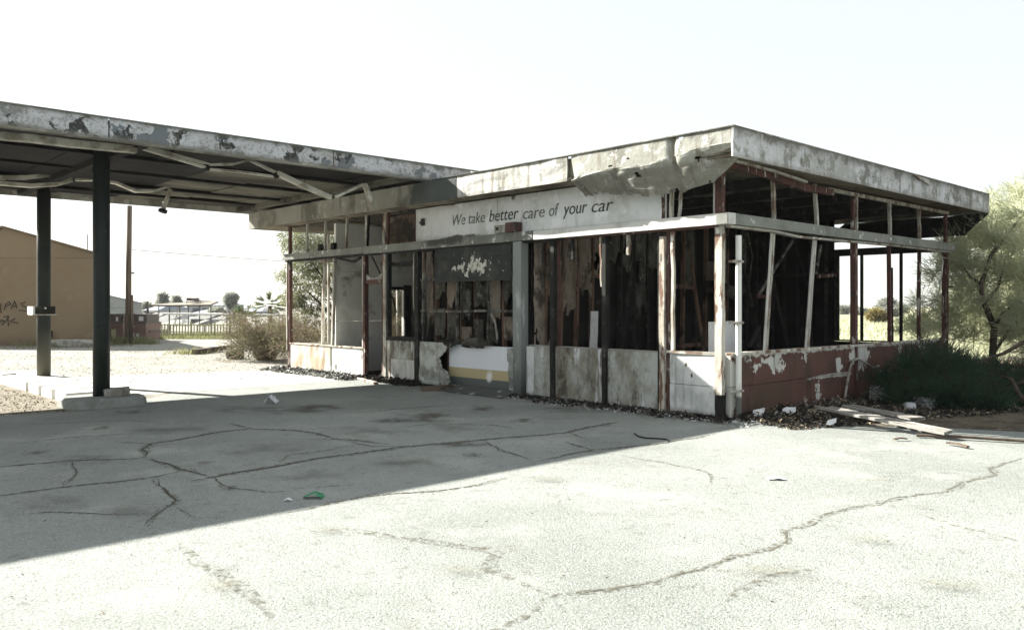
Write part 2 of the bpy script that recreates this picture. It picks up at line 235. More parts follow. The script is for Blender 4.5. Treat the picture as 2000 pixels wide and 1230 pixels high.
M['int_tan'] = surf('scorched_tan_wall', (.20,.145,.105), [dict(c=(.05,.042,.034), s=1.3, lo=.45, hi=.62), dict(c=(.32,.27,.21), s=3, lo=.6, hi=.7, f=.6)], rough=.95, spec=.1)
M['stud'] = surf('scorched_timber_stud', (.17,.108,.078), [dict(c=(.075,.046,.034), s=3, st=(3,3,.4), lo=.45, hi=.65), dict(c=(.025,.023,.02), s=1.6, st=(1,1,.6), lo=.54, hi=.64, f=.95, sd=5)], rough=.9, bump=(20,.004), spec=.1)
M['insul'] = surf('scorched_insulation', (.29,.245,.195), [dict(c=(.165,.13,.10), s=2.2, st=(1,1,.5), lo=.43, hi=.62, d=10, r=.72), dict(c=(.045,.04,.033), s=2.0, st=(1,1,.5), lo=.54, hi=.62, f=.9, sd=3, d=10, r=.72), dict(c=(.33,.29,.24), s=7, lo=.56, hi=.66, f=.6, d=10, r=.72)], rough=1, bump=(30,.05), spec=.05)
M['insul_grey'] = surf('ashy_grey_insulation', (.13,.125,.105), [dict(c=(.05,.047,.04), s=2.6, st=(1,1,.5), lo=.40, hi=.58, d=10, r=.72), dict(c=(.25,.24,.205), s=7, lo=.56, hi=.64, f=.7, d=10, r=.72), dict(c=(.018,.018,.016), s=2, st=(1,1,.5), lo=.53, hi=.62, f=.9, sd=3, d=10, r=.72)], rough=1, bump=(30,.05), spec=.05)
M['ceil'] = surf('burnt_ceiling_board', (.12,.108,.085), [dict(c=(.045,.041,.034), s=.9, lo=.42, hi=.62), dict(c=(.19,.17,.13), s=2.4, st=(.3,2,1), lo=.58, hi=.7, f=.7, sd=3)], rough=.9, bump=(12,.01), spec=.1)
M['soffit'] = surf('stained_brown_soffit', (.21,.185,.14), [dict(c=(.10,.085,.062), s=1.4, st=(.5,1,1), lo=.44, hi=.62), dict(c=(.33,.31,.26), s=3, lo=.58, hi=.7, f=.7, sd=4), dict(c=(.04,.036,.03), s=2.3, lo=.6, hi=.7, f=.8, sd=7)], rough=.9, bump=(10,.01), spec=.12)
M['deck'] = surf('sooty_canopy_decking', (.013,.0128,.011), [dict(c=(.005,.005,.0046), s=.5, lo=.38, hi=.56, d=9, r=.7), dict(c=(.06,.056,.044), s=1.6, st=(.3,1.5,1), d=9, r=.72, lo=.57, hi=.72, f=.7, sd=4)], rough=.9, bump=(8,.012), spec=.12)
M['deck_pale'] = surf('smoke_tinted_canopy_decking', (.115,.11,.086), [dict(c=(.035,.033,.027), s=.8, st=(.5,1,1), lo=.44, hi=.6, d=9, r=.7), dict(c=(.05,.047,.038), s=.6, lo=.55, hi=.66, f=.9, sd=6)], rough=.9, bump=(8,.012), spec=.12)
M['strip'] = surf('bent_white_light_housing', (.47,.46,.39), [dict(c=(.22,.20,.155), s=3, lo=.45, hi=.62), dict(c=(.06,.055,.045), s=4, lo=.6, hi=.7, f=.8, sd=3)], rough=.6, spec=.35)
M['column'] = surf('dark_green_column_paint', (.008,.014,.011), [dict(c=(.02,.024,.018), s=2, lo=.5, hi=.68, f=.7), dict(c=(.40,.40,.36), s=16, lo=.69, hi=.71, f=.9, sd=4), dict(c=(.011,.015,.013), s=3, lo=.52, hi=.66, f=.7, sd=8)], rough=.55, bump=(24,.003), spec=.3)
M['column_worn'] = surf('faded_green_column_paint', (.018,.022,.017), [dict(c=(.009,.013,.011), s=1.2, lo=.42, hi=.6), dict(c=(.13,.12,.08), k='axis', ax=2, lo=1.2, hi=.1, na=.4, s=4, f=.6), dict(c=(.40,.40,.36), s=14, lo=.72, hi=.745, f=.9, sd=4)], rough=.6, bump=(24,.003), spec=.3)
M['sign'] = surf('smoke_tinted_white_sign', (.60,.615,.61), [dict(c=(.43,.44,.41), s=.9, lo=.44, hi=.64, f=.8, d=9, r=.7), dict(c=(.30,.29,.25), k='axis', ax=2, lo=3.38, hi=3.56, na=.25, s=3, f=.55), dict(c=(.22,.21,.175), s=7, st=VST, lo=.55, hi=.72, f=.6, d=8, sd=15), dict(c=(.40,.39,.33), s=3, st=VST, lo=.6, hi=.72, f=.6, sd=5), dict(c=(.72,.73,.74), s=2.2, lo=.56, hi=.66, f=.7, sd=8), dict(c=(.05,.045,.035), k='pt', at=(0,5.75,2.86), rad=(.5,1.15,.13), s=3.5, na=.9, lo=.25, hi=.6, f=.95), dict(c=(.12,.06,.04), k='pt', at=(0,5.9,3.56), rad=(.5,.6,.08), s=7, na=1.4, lo=.2, hi=.7, f=.85), dict(c=(.05,.045,.035), k='pt', at=(0,4.25,3.56), rad=(.5,.09,.16), s=7, na=.7, lo=.1, hi=.5, f=.85)], rough=.6, bump=(5,.006), spec=.3)
M['letter'] = surf('faded_dark_lettering', (.055,.065,.055), [dict(c=(.33,.34,.32), s=5, lo=.58, hi=.68, f=.6)], rough=.7)
M['letter_pale'] = surf('half_worn_lettering', (.14,.15,.135), [dict(c=(.42,.43,.41), s=5, lo=.50, hi=.64, f=.8)], rough=.7)
M['dark_hole'] = surf('black_burnt_box', (.02,.02,.018), rough=.8)
M['stucco'] = surf('brown_stucco', (.19,.145,.092), [dict(c=(.165,.125,.078), s=.35, lo=.42, hi=.65), dict(c=(.215,.168,.112), s=1.4, lo=.55, hi=.7, f=.6), dict(c=(.10,.07,.045), k='axis', ax=2, lo=.5, hi=.0, na=.5, s=1.5, f=.5), dict(c=(.23,.18,.125), s=5, lo=.68, hi=.71, f=.5, sd=3)], rough=.95, bump=(30,.01), spec=.1)
M['stucco_trim'] = surf('brown_roof_edge', (.13,.092,.058), [dict(c=(.09,.065,.042), s=2, lo=.45, hi=.65)], rough=.9)
M['graffiti'] = surf('thin_dark_graffiti', (.055,.04,.03), rough=.8)
M['pole'] = surf('weathered_pole_timber', (.135,.105,.078), [dict(c=(.06,.046,.034), s=4, st=(3,3,.15), lo=.45, hi=.62), dict(c=(.2,.165,.125), s=7, st=(3,3,.1), lo=.58, hi=.7, f=.6)], rough=.95, bump=(18,.01,(3,3,.2)), spec=.1)
M['wire'] = surf('grey_wire', (.12,.12,.12), rough=.7)
M['dumpster'] = surf('faded_brown_dumpster', (.20,.13,.108), [dict(c=(.16,.105,.088), s=2, lo=.45, hi=.65), dict(c=(.25,.15,.12), s=4, lo=.6, hi=.7, f=.6)], rough=.7)
M['dump_lid'] = surf('dark_dumpster_lid', (.11,.09,.08), rough=.6)
M['white'] = surf('white_patch', (.7,.7,.69), [dict(c=(.5,.5,.48), s=6, lo=.5, hi=.7, f=.6)], rough=.6)
M['grey_build'] = surf('grey_metal_siding', (.30,.32,.31), [dict(c=(.24,.26,.25), s=.6, lo=.45, hi=.65)], rough=.7)
M['picket'] = surf('pale_yellow_picket', (.44,.43,.26), [dict(c=(.30,.29,.17), s=3, lo=.45, hi=.65)], rough=.8)
M['dark_post'] = surf('dark_weathered_post', (.11,.105,.09), [dict(c=(.17,.16,.14), s=3, lo=.5, hi=.65)], rough=.9)
M['shade_roof'] = surf('brown_shade_roof', (.16,.145,.115), [dict(c=(.21,.19,.15), s=2, lo=.5, hi=.7)], rough=.9)
M['slat'] = surf('silvered_slat', (.32,.33,.32), [dict(c=(.22,.225,.21), s=3, lo=.45, hi=.65)], rough=.9)
M['pipe_white'] = surf('white_pipe', (.62,.62,.59), [dict(c=(.35,.32,.27), s=5, st=(1,1,.3), lo=.58, hi=.7, f=.7), dict(c=(.09,.095,.085), k='axis', ax=2, lo=.36, hi=.31, na=.05, s=9)], rough=.5, spec=.4)
M['pipe_far'] = surf('white_rail_pipe', (.6,.6,.58), rough=.6)
M['far_wall'] = surf('haze_blued_house_wall', (.30,.33,.36), rough=.8)  # blue paleness of distant haze mixed into the wall colour
M['far_roof'] = surf('haze_blued_house_roof', (.20,.225,.25), rough=.85)  # roof tone likewise greyed and blued to carry the haze
M['far_white'] = surf('white_gable_wall', (.6,.6,.58), rough=.8)
M['far_glass'] = surf('dark_window', (.05,.055,.06), rough=.3)
M['plank'] = surf('silver_weathered_plank', (.27,.262,.24), [dict(c=(.12,.113,.095), s=2.4, st=(.35,9,3), lo=.42, hi=.58), dict(c=(.45,.44,.415), s=3.4, st=(.3,9,3), lo=.56, hi=.66, f=.8, sd=4), dict(c=(.04,.036,.03), s=5, st=(.4,6,2), lo=.58, hi=.66, f=.85, sd=8)], rough=.9, bump=(12,.008,(.4,8,3)), spec=.12)
M['plank_dark'] = surf('sooty_broken_timber', (.12,.095,.072), [dict(c=(.04,.035,.028), s=3, lo=.45, hi=.62), dict(c=(.2,.09,.06), s=2, lo=.6, hi=.7, f=.7, sd=3)], rough=.9, spec=.12)
M['bag'] = surf('crumpled_pale_plastic', (.56,.57,.57), [dict(c=(.40,.41,.41), s=5, lo=.45, hi=.65)], rough=.45, bump=(14,.03), spec=.4, transl=.15)
M['paper'] = surf('white_paper', (.68,.69,.70), rough=.7, transl=.1)
M['green_plastic'] = surf('green_plastic_scrap', (.02,.16,.07), [dict(c=(.05,.24,.13), s=30, lo=.5, hi=.6)], rough=.5)
M['hose'] = surf('grey_conduit', (.33,.31,.275), [dict(c=(.18,.16,.13), s=6, lo=.5, hi=.65)], rough=.6)
M['rubble'] = surf('broken_concrete', (.30,.29,.255), [dict(c=(.20,.19,.165), s=6, lo=.45, hi=.62), dict(c=(.4,.39,.36), s=16, lo=.6, hi=.68, f=.6)], rough=.95, bump=(20,.02))
M['island'] = surf('white_painted_kerb_concrete', (.60,.60,.57), [dict(c=(.45,.44,.40), s=3, lo=.5, hi=.68), dict(c=(.3,.29,.25), s=14, lo=.63, hi=.7, f=.5)], rough=.85, bump=(20,.006))
M['island_grey'] = surf('bare_concrete_island_end', (.22,.235,.215), [dict(c=(.16,.165,.15), s=3, lo=.45, hi=.65), dict(c=(.33,.34,.31), s=9, lo=.6, hi=.7, f=.6)], rough=.85, bump=(20,.006))
M['shard_dark'] = surf('charred_debris', (.03,.028,.024), [dict(c=(.09,.08,.065), s=3, lo=.5, hi=.65)], rough=.9, spec=.1)
M['shard_white'] = surf('white_flakes_and_glass', (.40,.41,.39), [dict(c=(.16,.16,.145), s=2.3, lo=.45, hi=.6)], rough=.5, spec=.4)
M['shard_tan'] = surf('tan_splinters', (.28,.23,.16), [dict(c=(.14,.11,.08), s=2, lo=.45, hi=.6)], rough=.9, spec=.1)
def leafm(name, a, b, c, tr=.45): return surf(name, a, [dict(c=b, s=.9, lo=.42, hi=.62), dict(c=c, s=5, lo=.56, hi=.7, f=.8)], rough=.75, spec=.15, transl=tr)
M['leaf_tam'] = leafm('pale_feathery_foliage', (.46,.48,.33), (.38,.40,.265), (.53,.54,.41), .68)
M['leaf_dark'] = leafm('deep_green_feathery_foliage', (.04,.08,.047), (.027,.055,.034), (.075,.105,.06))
M['leaf_olive'] = leafm('olive_desert_foliage', (.16,.17,.09), (.11,.12,.06), (.24,.24,.145), .5)
M['leaf_far'] = leafm('haze_paled_far_foliage', (.25,.265,.225), (.21,.225,.185), (.29,.30,.26))  # leaf colours lightened to carry the haze of distance
M['leaf_grass'] = leafm('bright_weed_leaves', (.20,.205,.10), (.155,.165,.075), (.26,.26,.15))
M['leaf_palm'] = leafm('palm_fronds', (.08,.105,.045), (.055,.075,.03), (.13,.15,.07))
M['leaf_gold'] = leafm('golden_dry_scrub', (.22,.185,.075), (.17,.145,.06), (.28,.24,.12))
M['twig'] = surf('dry_brown_twigs', (.235,.195,.14), [dict(c=(.14,.11,.078), s=2, lo=.42, hi=.6), dict(c=(.34,.30,.22), s=4, lo=.57, hi=.7, f=.7)], rough=.9, spec=.1, transl=.15)
M['bark'] = surf('dark_rough_bark', (.07,.055,.042), [dict(c=(.035,.028,.022), s=5, st=(1,1,.3), lo=.45, hi=.62), dict(c=(.14,.12,.095), s=9, lo=.6, hi=.7, f=.6)], rough=.95, bump=(22,.015), spec=.08)

# ================================================================ ground
def struct(o): o['kind'] = 'structure'; return o
def flat(name, pts, z, mat, parent=None, n=1):
    return MB().add([(p[0], p[1], z) for p in pts], [tuple(range(len(pts)))]).build(name, mat, parent)
struct(flat('ground', [(-900,-60),(900,-60),(900,1500),(-900,1500)], 0, M['ground']))
def uvp(*a): return [W(v,u) for v,u in a]
pavement = struct(flat('asphalt_forecourt', [(-40,-30),(60,-30)] + uvp((14,-26),(6,-12.5),(2.9,-5.4),(1.6,-2.4),(.4,-.75),(0,0),(0,8.9),(-4.2,8.9),(-6.1,7.2),(-9.5,7.6),(-22,8.2)) , .004, M['asphalt']))
pad = struct(flat('concrete_pad', uvp((-.02,9),(-.02,12.7),(-5.0,13.9),(-5.0,9)), .004, M['concrete_pad']))
struct(flat('dirt_patch', uvp((-6.05,7.6),(-6.05,14.1),(-7.5,15.0),(-12,14.6),(-12,8.0),(-9.5,7.7)), .006, M['dirt']))
struct(flat('littered_verge', uvp((0.35,-.75),(1.55,-2.4),(2.85,-5.4),(5.9,-12.5),(14,-26),(30,-22),(18,4),(8,1),(8.2,-.02),(0,-.02)), .006, M['soil']))
struct(flat('scrub_field', [(4,34),(10,26),(120,26),(400,900),(2,900)], .006, M['field']))
# the cracks, each laid along its own line
def smoothline(pts, step=.12):
    out = []
    for a, b in zip(pts[:-1], pts[1:]):
        n = max(2, int((b-a).length/step))
        out += [a.lerp(b, i/n) for i in range(n)]
    return out+[pts[-1]]
def crack(pix, w, mat, z=.008):
    pts = smoothline([G(x,y) for x,y in pix]); s = random.random()*50; vv = []; ff = []
    for i, p in enumerate(pts):
        d = (pts[min(i+1,len(pts)-1)]-pts[max(i-1,0)]).normalized(); a = Vector((-d.y, d.x, 0))
        q = p+a*(nz(i*.45+s)*.05+nz(i*.13+s)*.05)
        ww = w*(.65+.7*abs(nz(i*.3+s, 4)))*(min(1, .15+i/4, .15+(len(pts)-1-i)/4))
        vv += [(q.x-a.x*ww, q.y-a.y*ww, z), (q.x+a.x*ww, q.y+a.y*ww, z)]
        if i: ff.append((2*i-2, 2*i-1, 2*i+1, 2*i))
    me = bpy.data.meshes.new('crack'); me.from_pydata(vv, [], ff); me.materials.append(mat); link(bpy.data.objects.new('crack', me), pavement)
CR = [([(-40,917),(0,913),(137,900),(265,897),(286,894)],.025), ([(286,894),(282,878),(290,867),(357,857),(435,844),(485,838),(580,841),(620,848),(663,859)],.035), ([(485,838),(444,827)],.03), ([(290,867),(224,863)],.025),
 ([(286,896),(344,913),(406,931)],.04), ([(357,944),(444,927),(539,911),(620,896),(700,886),(791,873),(943,859.5),(1106,845.6),(1150,835.6),(1209,823.6)],.042), ([(1106,846),(1142,858)],.03),
 ([(-40,973),(0,969),(124,952),(299,933.6),(357,919)],.028), ([(299,936),(307,950),(336,965),(336,985),(303,1006),(286,1029)],.022), ([(338,988),(362,1004),(394,1019)],.010),
 ([(560,1002),(600,995),(700,971),(771,965),(855,961),(943,947),(998,931)],.02), ([(1050,902.5),(1110,889),(1158,879),(1253,871),(1300,865.5),(1400,848)],.026), ([(1158,879),(1102,863.5)],.035), ([(1158,881),(1198,889)],.018),
 ([(688,808),(791,798),(879,791)],.03), ([(8,869),(137,855),(270,846)],.022), ([(600,858),(675,859),(760,868)],.035), ([(560,955),(640,951),(700,947)],.016), ([(406,931),(430,950),(520,962),(600,958)],.014), ([(663,859),(720,872),(791,873)],.02), ([(0,1010),(90,1000),(200,1004),(300,1003)],.016), ([(943,859),(980,880),(1050,902)],.014), ([(539,911),(560,890),(640,880),(700,868)],.012), ([(137,900),(150,925),(124,952)],.014), ([(760,835),(860,828),(960,830),(1010,838)],.016), ([(40,830),(140,826),(230,822),(330,826)],.018)]
for p, w in CR: crack(p, w*.62, M['crack']); crack(p, w*2.2, M['crack_soft'], .0065)
for p, w in [([(1062,1170),(1118,1162),(1190,1155),(1280,1138),(1324,1126),(1408,1096),(1508,1074),(1536,1058),(1530,1036),(1560,1030),(1620,1004),(1668,992),(1716,987),(1760,972),(1840,960),(1880,944),(1948,928),(1932,914),(1980,900),(2000,894)],.017), ([(1198,889),(1300,905),(1356,916),(1384,924),(1394,948)],.012)]: crack(p, w*.7, M['crack_lit']); crack(p, w*3, M['crack_soft'], .0065)
for p, w in [([(1062,1170),(1046,1190),(970,1228),(930,1250)],.045), ([(1062,1170),(1010,1138),(950,1110),(974,1082),(927,1069),(855,1059),(775,1051),(680,1035),(600,1039)],.06), ([(1062,1170),(1118,1162),(1190,1155),(1280,1138)],.05), ([(1456,958),(1544,978)],.04), ([(1790,1005),(1880,1030),(2000,1060)],.06), ([(1400,1180),(1500,1130),(1600,1110)],.07), ([(340,1060),(410,1110),(480,1160),(560,1215)],.06)]: crack(p, w, M['crack_soft'], .007)
def stain(px, py, rx, ry, mat):
    c = G(px, py); y = c.y
    me = bpy.data.meshes.new('stain'); n = 20
    me.from_pydata([(1.6*math.cos(2*math.pi*i/n), 1.6*math.sin(2*math.pi*i/n), 0) for i in range(n)], [], [tuple(range(n))]); me.materials.append(mat)
    o = link(bpy.data.objects.new('stain', me), pavement); o.location = (c.x, y, random.uniform(.0105,.0118)+stain.i*.0006); stain.i += 1
    o.scale = (rx*y/F, ry*y*y/(CAMZ*F), 1)
stain.i = 0
for i, a in enumerate([(830,815,75,13),(760,822,50,6),(570,800,100,9),(620,796,60,6),(940,800,34,6),(1020,822,34,5),(900,868,55,8),(920,890,24,5),(195,838,22,5),(70,885,26,5),(450,955,20,6),(400,905,20,4),(255,805,40,5)]): stain(*a, M['stain%d' % (i % 5)])
for i, a in enumerate([(700,845,110,12),(340,840,120,10),(150,900,90,12),(520,880,110,12),(1120,800,80,9),(450,800,80,7),(800,905,90,12),(90,985,110,18),(620,930,80,12),(260,1000,80,14),(880,840,70,8)]): stain(*a, M['smudge%d' % (i % 5)])
for a in [(640,1040,50,14),(1070,940,40,9),(1800,994,24,4),(1500,1120,90,18),(900,1120,60,18),(1700,1060,60,14),(430,1150,60,20),(1850,1150,90,25)]: stain(*a, M['stain_pale'])

# ================================================================ the burnt station building
station = bframe('service_station'); tag(station, 'burnt-out flat-roofed roadside building with charred glassless window frames', 'building')
def grp(name, parent=station):
    o = bpy.data.objects.new(name, None); return link(o, parent)
ZT0, ZT1, ZF0, ZF1 = 2.72, 2.87, 3.54, 3.93          # transom rail and fascia heights
floor_ = box('floor', M['char'], station, .06, 8.1, .06, 12.4, 0, .05)
# --- roof
roof = grp('roof')
box('roof_slab', M['soffit'], roof, -.50, 9.12, -.44, 13.46, 3.62, 3.90)
for u0 in np.arange(.12, 12.3, .34):
    box('ceiling_board', M['ceil'], roof, .1+random.uniform(0,.05), 8.1, u0, u0+.31, 3.555+random.uniform(-.01,.01), 3.60, .004)
for v0 in (1.37, 2.73, 4.1, 5.46, 6.83):
    box('ceiling_joist', M['char'], roof, v0-.05, v0+.05, .1, 12.3, 3.40, 3.553)
def fascia(u0, u1, mat, amp=.012, name='fascia_panel'):
    s = random.random()*30
    MB().sheet((-.564, u1, ZF0), (0, u0-u1, 0), (0,0,ZF1-ZF0), max(6,int((u1-u0)*7)), 6, .03, lambda a,b: amp*nz((u1-u0)*a*1.7+s, b*2.2, s)).build(name, mat, roof)
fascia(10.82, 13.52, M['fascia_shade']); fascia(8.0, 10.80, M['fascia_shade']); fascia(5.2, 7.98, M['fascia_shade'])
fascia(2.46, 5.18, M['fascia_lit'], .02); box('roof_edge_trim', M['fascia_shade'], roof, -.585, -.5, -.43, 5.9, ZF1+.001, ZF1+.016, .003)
# the torn and buckled length at the near corner: upper face, crease, and the lower lip dragged down and inwards
def buckle(a, b):
    u = 2.38-2.88*a
    crz = 3.54+.17*a+.03*math.sin(a*9)
    botz = (3.30 if a < .15 else 3.27-.16*max(0,1-abs(a-.55)/.35)) if a < .85 else 3.27+(a-.85)/.15*.36
    dv = -.564+(.006*nz(a*5,b*2) if b > .5 else .022*(1-2*abs(nz(a*5+b*1.2, b*1.5)))-.011+.006*nz(a*19,b*7))+.05*math.exp(-((a-.66)/.02)**2)
    if b <= .5:                                     # lower lip
        t = b/.5; z = botz+(crz-botz)*t
        v = dv+(1-t)*.26+.035*math.sin(a*22+t*3)*(1-t)+.02*nz(a*14, t*5)
        if a < .06: v += .1*(1-t)
    else:
        t = (b-.5)/.5; z = crz+(ZF1-crz)*t; v = dv+(.06*(1-a/.05) if a < .05 else 0)*(1-t)
    return Vector((v, u, z))
MB().sheet((0,0,0), (0,-1,0), (0,0,1), 110, 26, .008, lambda a,b: buckle(a,b)-Vector((0,-a,b)),
           lambda a,b: not (b < .03+.13*abs(nz(a*9,3))+.07*abs(nz(a*31,5))) and not (nz(a*17,b*9,5) > .62)).build('buckled_fascia_panel', M['fascia_lit'], roof)
MB().add([(-.53,2.36,3.56),(-.2,2.36,3.56),(-.2,-.45,3.6),(-.5,-.45,3.6)],[(0,1,2,3)]).build('torn_fascia_backing', M['char'], roof)
for v0, v1 in ((-.574,3.42),(3.44,6.3),(6.32,9.2)):
    s = v0*3.1
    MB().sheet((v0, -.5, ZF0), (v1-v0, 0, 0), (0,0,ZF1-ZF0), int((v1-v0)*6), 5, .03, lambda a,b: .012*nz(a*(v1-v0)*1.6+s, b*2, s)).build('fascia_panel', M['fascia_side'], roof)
MB().poly([(5.2,-.515,3.93),(5.9,-.515,3.90),(5.95,-.525,3.80),(5.45,-.53,3.86)], (0,-.006,0)).build('dented_flashing', M['steel'], roof)
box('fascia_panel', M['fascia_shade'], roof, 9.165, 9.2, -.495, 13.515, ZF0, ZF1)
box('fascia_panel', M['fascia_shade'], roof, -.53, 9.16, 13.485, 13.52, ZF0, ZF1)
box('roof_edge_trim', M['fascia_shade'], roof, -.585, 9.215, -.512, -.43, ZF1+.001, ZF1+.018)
# soffits under the overhangs
for v0 in np.arange(-.48, 9.0, .95): box('soffit_board', M['soffit'], roof, v0, min(v0+.93,9.1), -.46, -.04, 3.565+random.uniform(-.008,.008), 3.61, .006)
for u0 in np.arange(2.4, 13.3, 1.1): box('soffit_board', M['soffit'], roof, -.53, -.04, u0, min(u0+1.08,13.45), 3.56, 3.61, .006)
for u0 in np.arange(0, 13.3, 1.1): box('soffit_board', M['soffit'], roof, 8.3, 9.1, u0, min(u0+1.08,13.45), 3.56, 3.61, .006)
for v0 in np.arange(0, 8.9, 1.1): box('soffit_board', M['soffit'], roof, v0, min(v0+1.08,8.9), 12.5, 13.45, 3.56, 3.61, .006)
MB().bar([(-.1,-.12,3.53),(.9,-.14,3.50),(2.0,-.12,3.42),(3.0,-.10,3.44)], .07, .10, jit=.006).build('hanging_trim', M['rust'], roof)
MB().bar([(-.25,-.28,3.56),(.8,-.3,3.52),(1.8,-.27,3.47)], .05, .03, jit=.01).build('hanging_trim', M['steel'], roof)
MB().bar([(3.0,-.02,3.5),(8.25,-.02,3.51)], .05, .06).build('head_trim', M['steel'], roof)
# soffit sheet fallen along the back eave
MB().sheet((9.17,-.5,3.54), (0,3.1,0), (-.6,.28,-.47), 14, 4, .02, lambda a,b: .03*nz(a*5,b*3)).build('fallen_soffit_sheet', M['char'], roof)
# --- front wall (x = v = 0 plane)
fw = grp('front_wall')
def rail(name, x0,x1,y0,y1,z0,z1, mat): return MB().box(x0,x1,y0,y1,z0,z1,.004).build(name, mat, fw)
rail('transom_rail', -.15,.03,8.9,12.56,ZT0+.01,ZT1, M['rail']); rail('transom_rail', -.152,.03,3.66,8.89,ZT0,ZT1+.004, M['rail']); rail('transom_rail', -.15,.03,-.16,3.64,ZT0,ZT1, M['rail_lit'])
box('transom_trim', M['char'], fw, -.10,.02,3.0,12.5,ZT0-.035,ZT0-.004); box('transom_trim', M['rust'], fw, -.10,.02,.05,2.98,ZT0-.03,ZT0-.004)
def post(u, w, mat, z0=0., z1=ZT0, d=.10, v=.0, bend=0., jit=.004, name='post', top=None, par=None):
    n = 7; pts = [(v+bend*math.sin(math.pi*i/(n-1))*.4, u+((top-u) if top is not None else 0)*i/(n-1)+bend*math.sin(math.pi*i/(n-1)), z0+(z1-z0)*i/(n-1)) for i in range(n)]
    return MB().bar(pts, d, w, up=(0,1,0), jit=jit).build(name, mat, par or fw)
post(.06,.11,M['post_lit'],.36,2.60,.09,-.02,jit=.006); post(.06,.10,M['char'],0,.36,.10,-.02); post(.06,.10,M['steel'],2.6,2.72,.09,-.02)
post(.06,.11,M['rust'],ZT1,3.62,.10,-.02); post(.115,.02,M['steel'],ZT1,3.6,.02,-.08)
post(1.02,.09,M['post_lit'],0,2.62,.09,-.03,jit=.007); post(.93,.05,M['rust'],.0,2.7,.07,.0); post(.86,.045,M['post_lit'],.95,2.68,.05,-.01,jit=.008); post(1.09,.035,M['char'],0,2.7,.08,-.01)
post(1.0,.06,M['rust'],ZT1,3.5,.07,-.02); post(.88,.05,M['post_lit'],ZT1,3.5,.05,-.02,jit=.008); post(.76,.035,M['steel'],ZT1,3.45,.04,0,top=.70,jit=.008)
post(2.14,.075,M['char'],0,2.70,.10,-.02,jit=.004); post(2.21,.03,M['post_lit'],1.9,2.69,.03,-.05,jit=.012,name='peeling_strip')
post(3.28,.085,M['char'],0,2.70,.10,-.02,jit=.004); post(3.20,.025,M['rust'],.9,2.7,.05,.02)
post(2.86,.05,M['char'],2.36,2.70,.05,0,name='hanging_mullion'); post(1.70,.045,M['steel'],2.38,2.70,.05,0,name='hanging_mullion'); post(3.62,.05,M['insul_grey'],2.3,2.7,.03,.02,bend=.02,name='hanging_mullion')
box('pilaster', M['pilaster'], fw, -.13,.04,3.96,4.17,0,ZT0-.005,.004)
post(7.08,.13,M['char'],0,2.70,.12,-.01,jit=.004); post(7.18,.03,M['post_lit'],1.5,2.65,.03,-.05,jit=.01,name='peeling_strip'); post(6.93,.03,M['steel'],2.1,2.7,.04,0)
post(8.22,.10,M['steel'],0,2.70,.10,-.01,jit=.005); post(8.12,.05,M['char'],.9,2.7,.09,0); post(8.32,.05,M['rust'],0,2.70,.08,0)
post(9.0,.07,M['rust'],0,2.70,.10,-.01); post(9.06,.03,M['steel'],.66,2.70,.06,-.03)
post(10.40,.06,M['steel'],.66,2.70,.07,0,top=10.30); post(10.85,.05,M['steel'],.66,2.70,.06,0,bend=.09,jit=.006,name='bent_mullion',top=10.72); post(12.42,.09,M['rust'],0,2.70,.09,0); post(12.48,.03,M['post_lit'],.5,2.7,.05,-.04)
box('door_header', M['rust'], fw, -.05,.05,8.36,8.96,2.07,2.16,.004)
MB().sheet((-.02,8.97,2.16),(0,-.6,0),(0,0,.16),12,4,.006,None,lambda a,b: b < .25+.7*abs(a-.45)**1.4*2).build('broken_pane', M['shard_white'], fw)
MB().bar([(.05,8.85,2.68),(.15,8.62,2.2),(.3,8.42,1.75),(.35,8.36,1.45)],.03,.02,jit=.01).build('hanging_strip', M['char'], fw)
MB().bar([(.03,8.4,2.5),(.08,7.9,2.46),(.1,7.3,2.5)],.06,.08,jit=.02).build('burnt_rail', M['char'], fw)
MB().sheet((.06,7.9,2.48),(0,-.7,0),(0,0,-.22),12,6,.01,lambda a,b: .04*nz(a*6,b*5),lambda a,b: b < .35+.6*abs(nz(a*4,7))).build('charred_cloth', M['char'], fw)
for (ua, ub, za, zb) in ((9.1,10.3,2.70,2.62),(9.3,10.0,2.66,2.6)): MB().bar([(.05,ua,za),(.1,(ua+ub)/2,zb-.02),(.05,ub,za)],.05,.04,jit=.02).build('burnt_rail', M['char'], fw)
# clerestory mullions on the left and the soffit-high boxes
for u, w, m in ((12.40,.10,'rust'),(11.56,.05,'steel'),(10.72,.045,'steel'),(9.80,.045,'steel'),(8.98,.07,'steel'),(8.93,.035,'char'),(8.28,.10,'post_lit'),(8.16,.06,'rust'),(7.17,.05,'rust')):
    post(u, w, M[m], ZT1, 3.56, .05, -.01, jit=.005, name='clerestory_mullion', top=u-random.uniform(0,.05))
box('clerestory_panel', M['int_tan'], fw, .5,.54,7.1,9.0,ZT1,3.55)
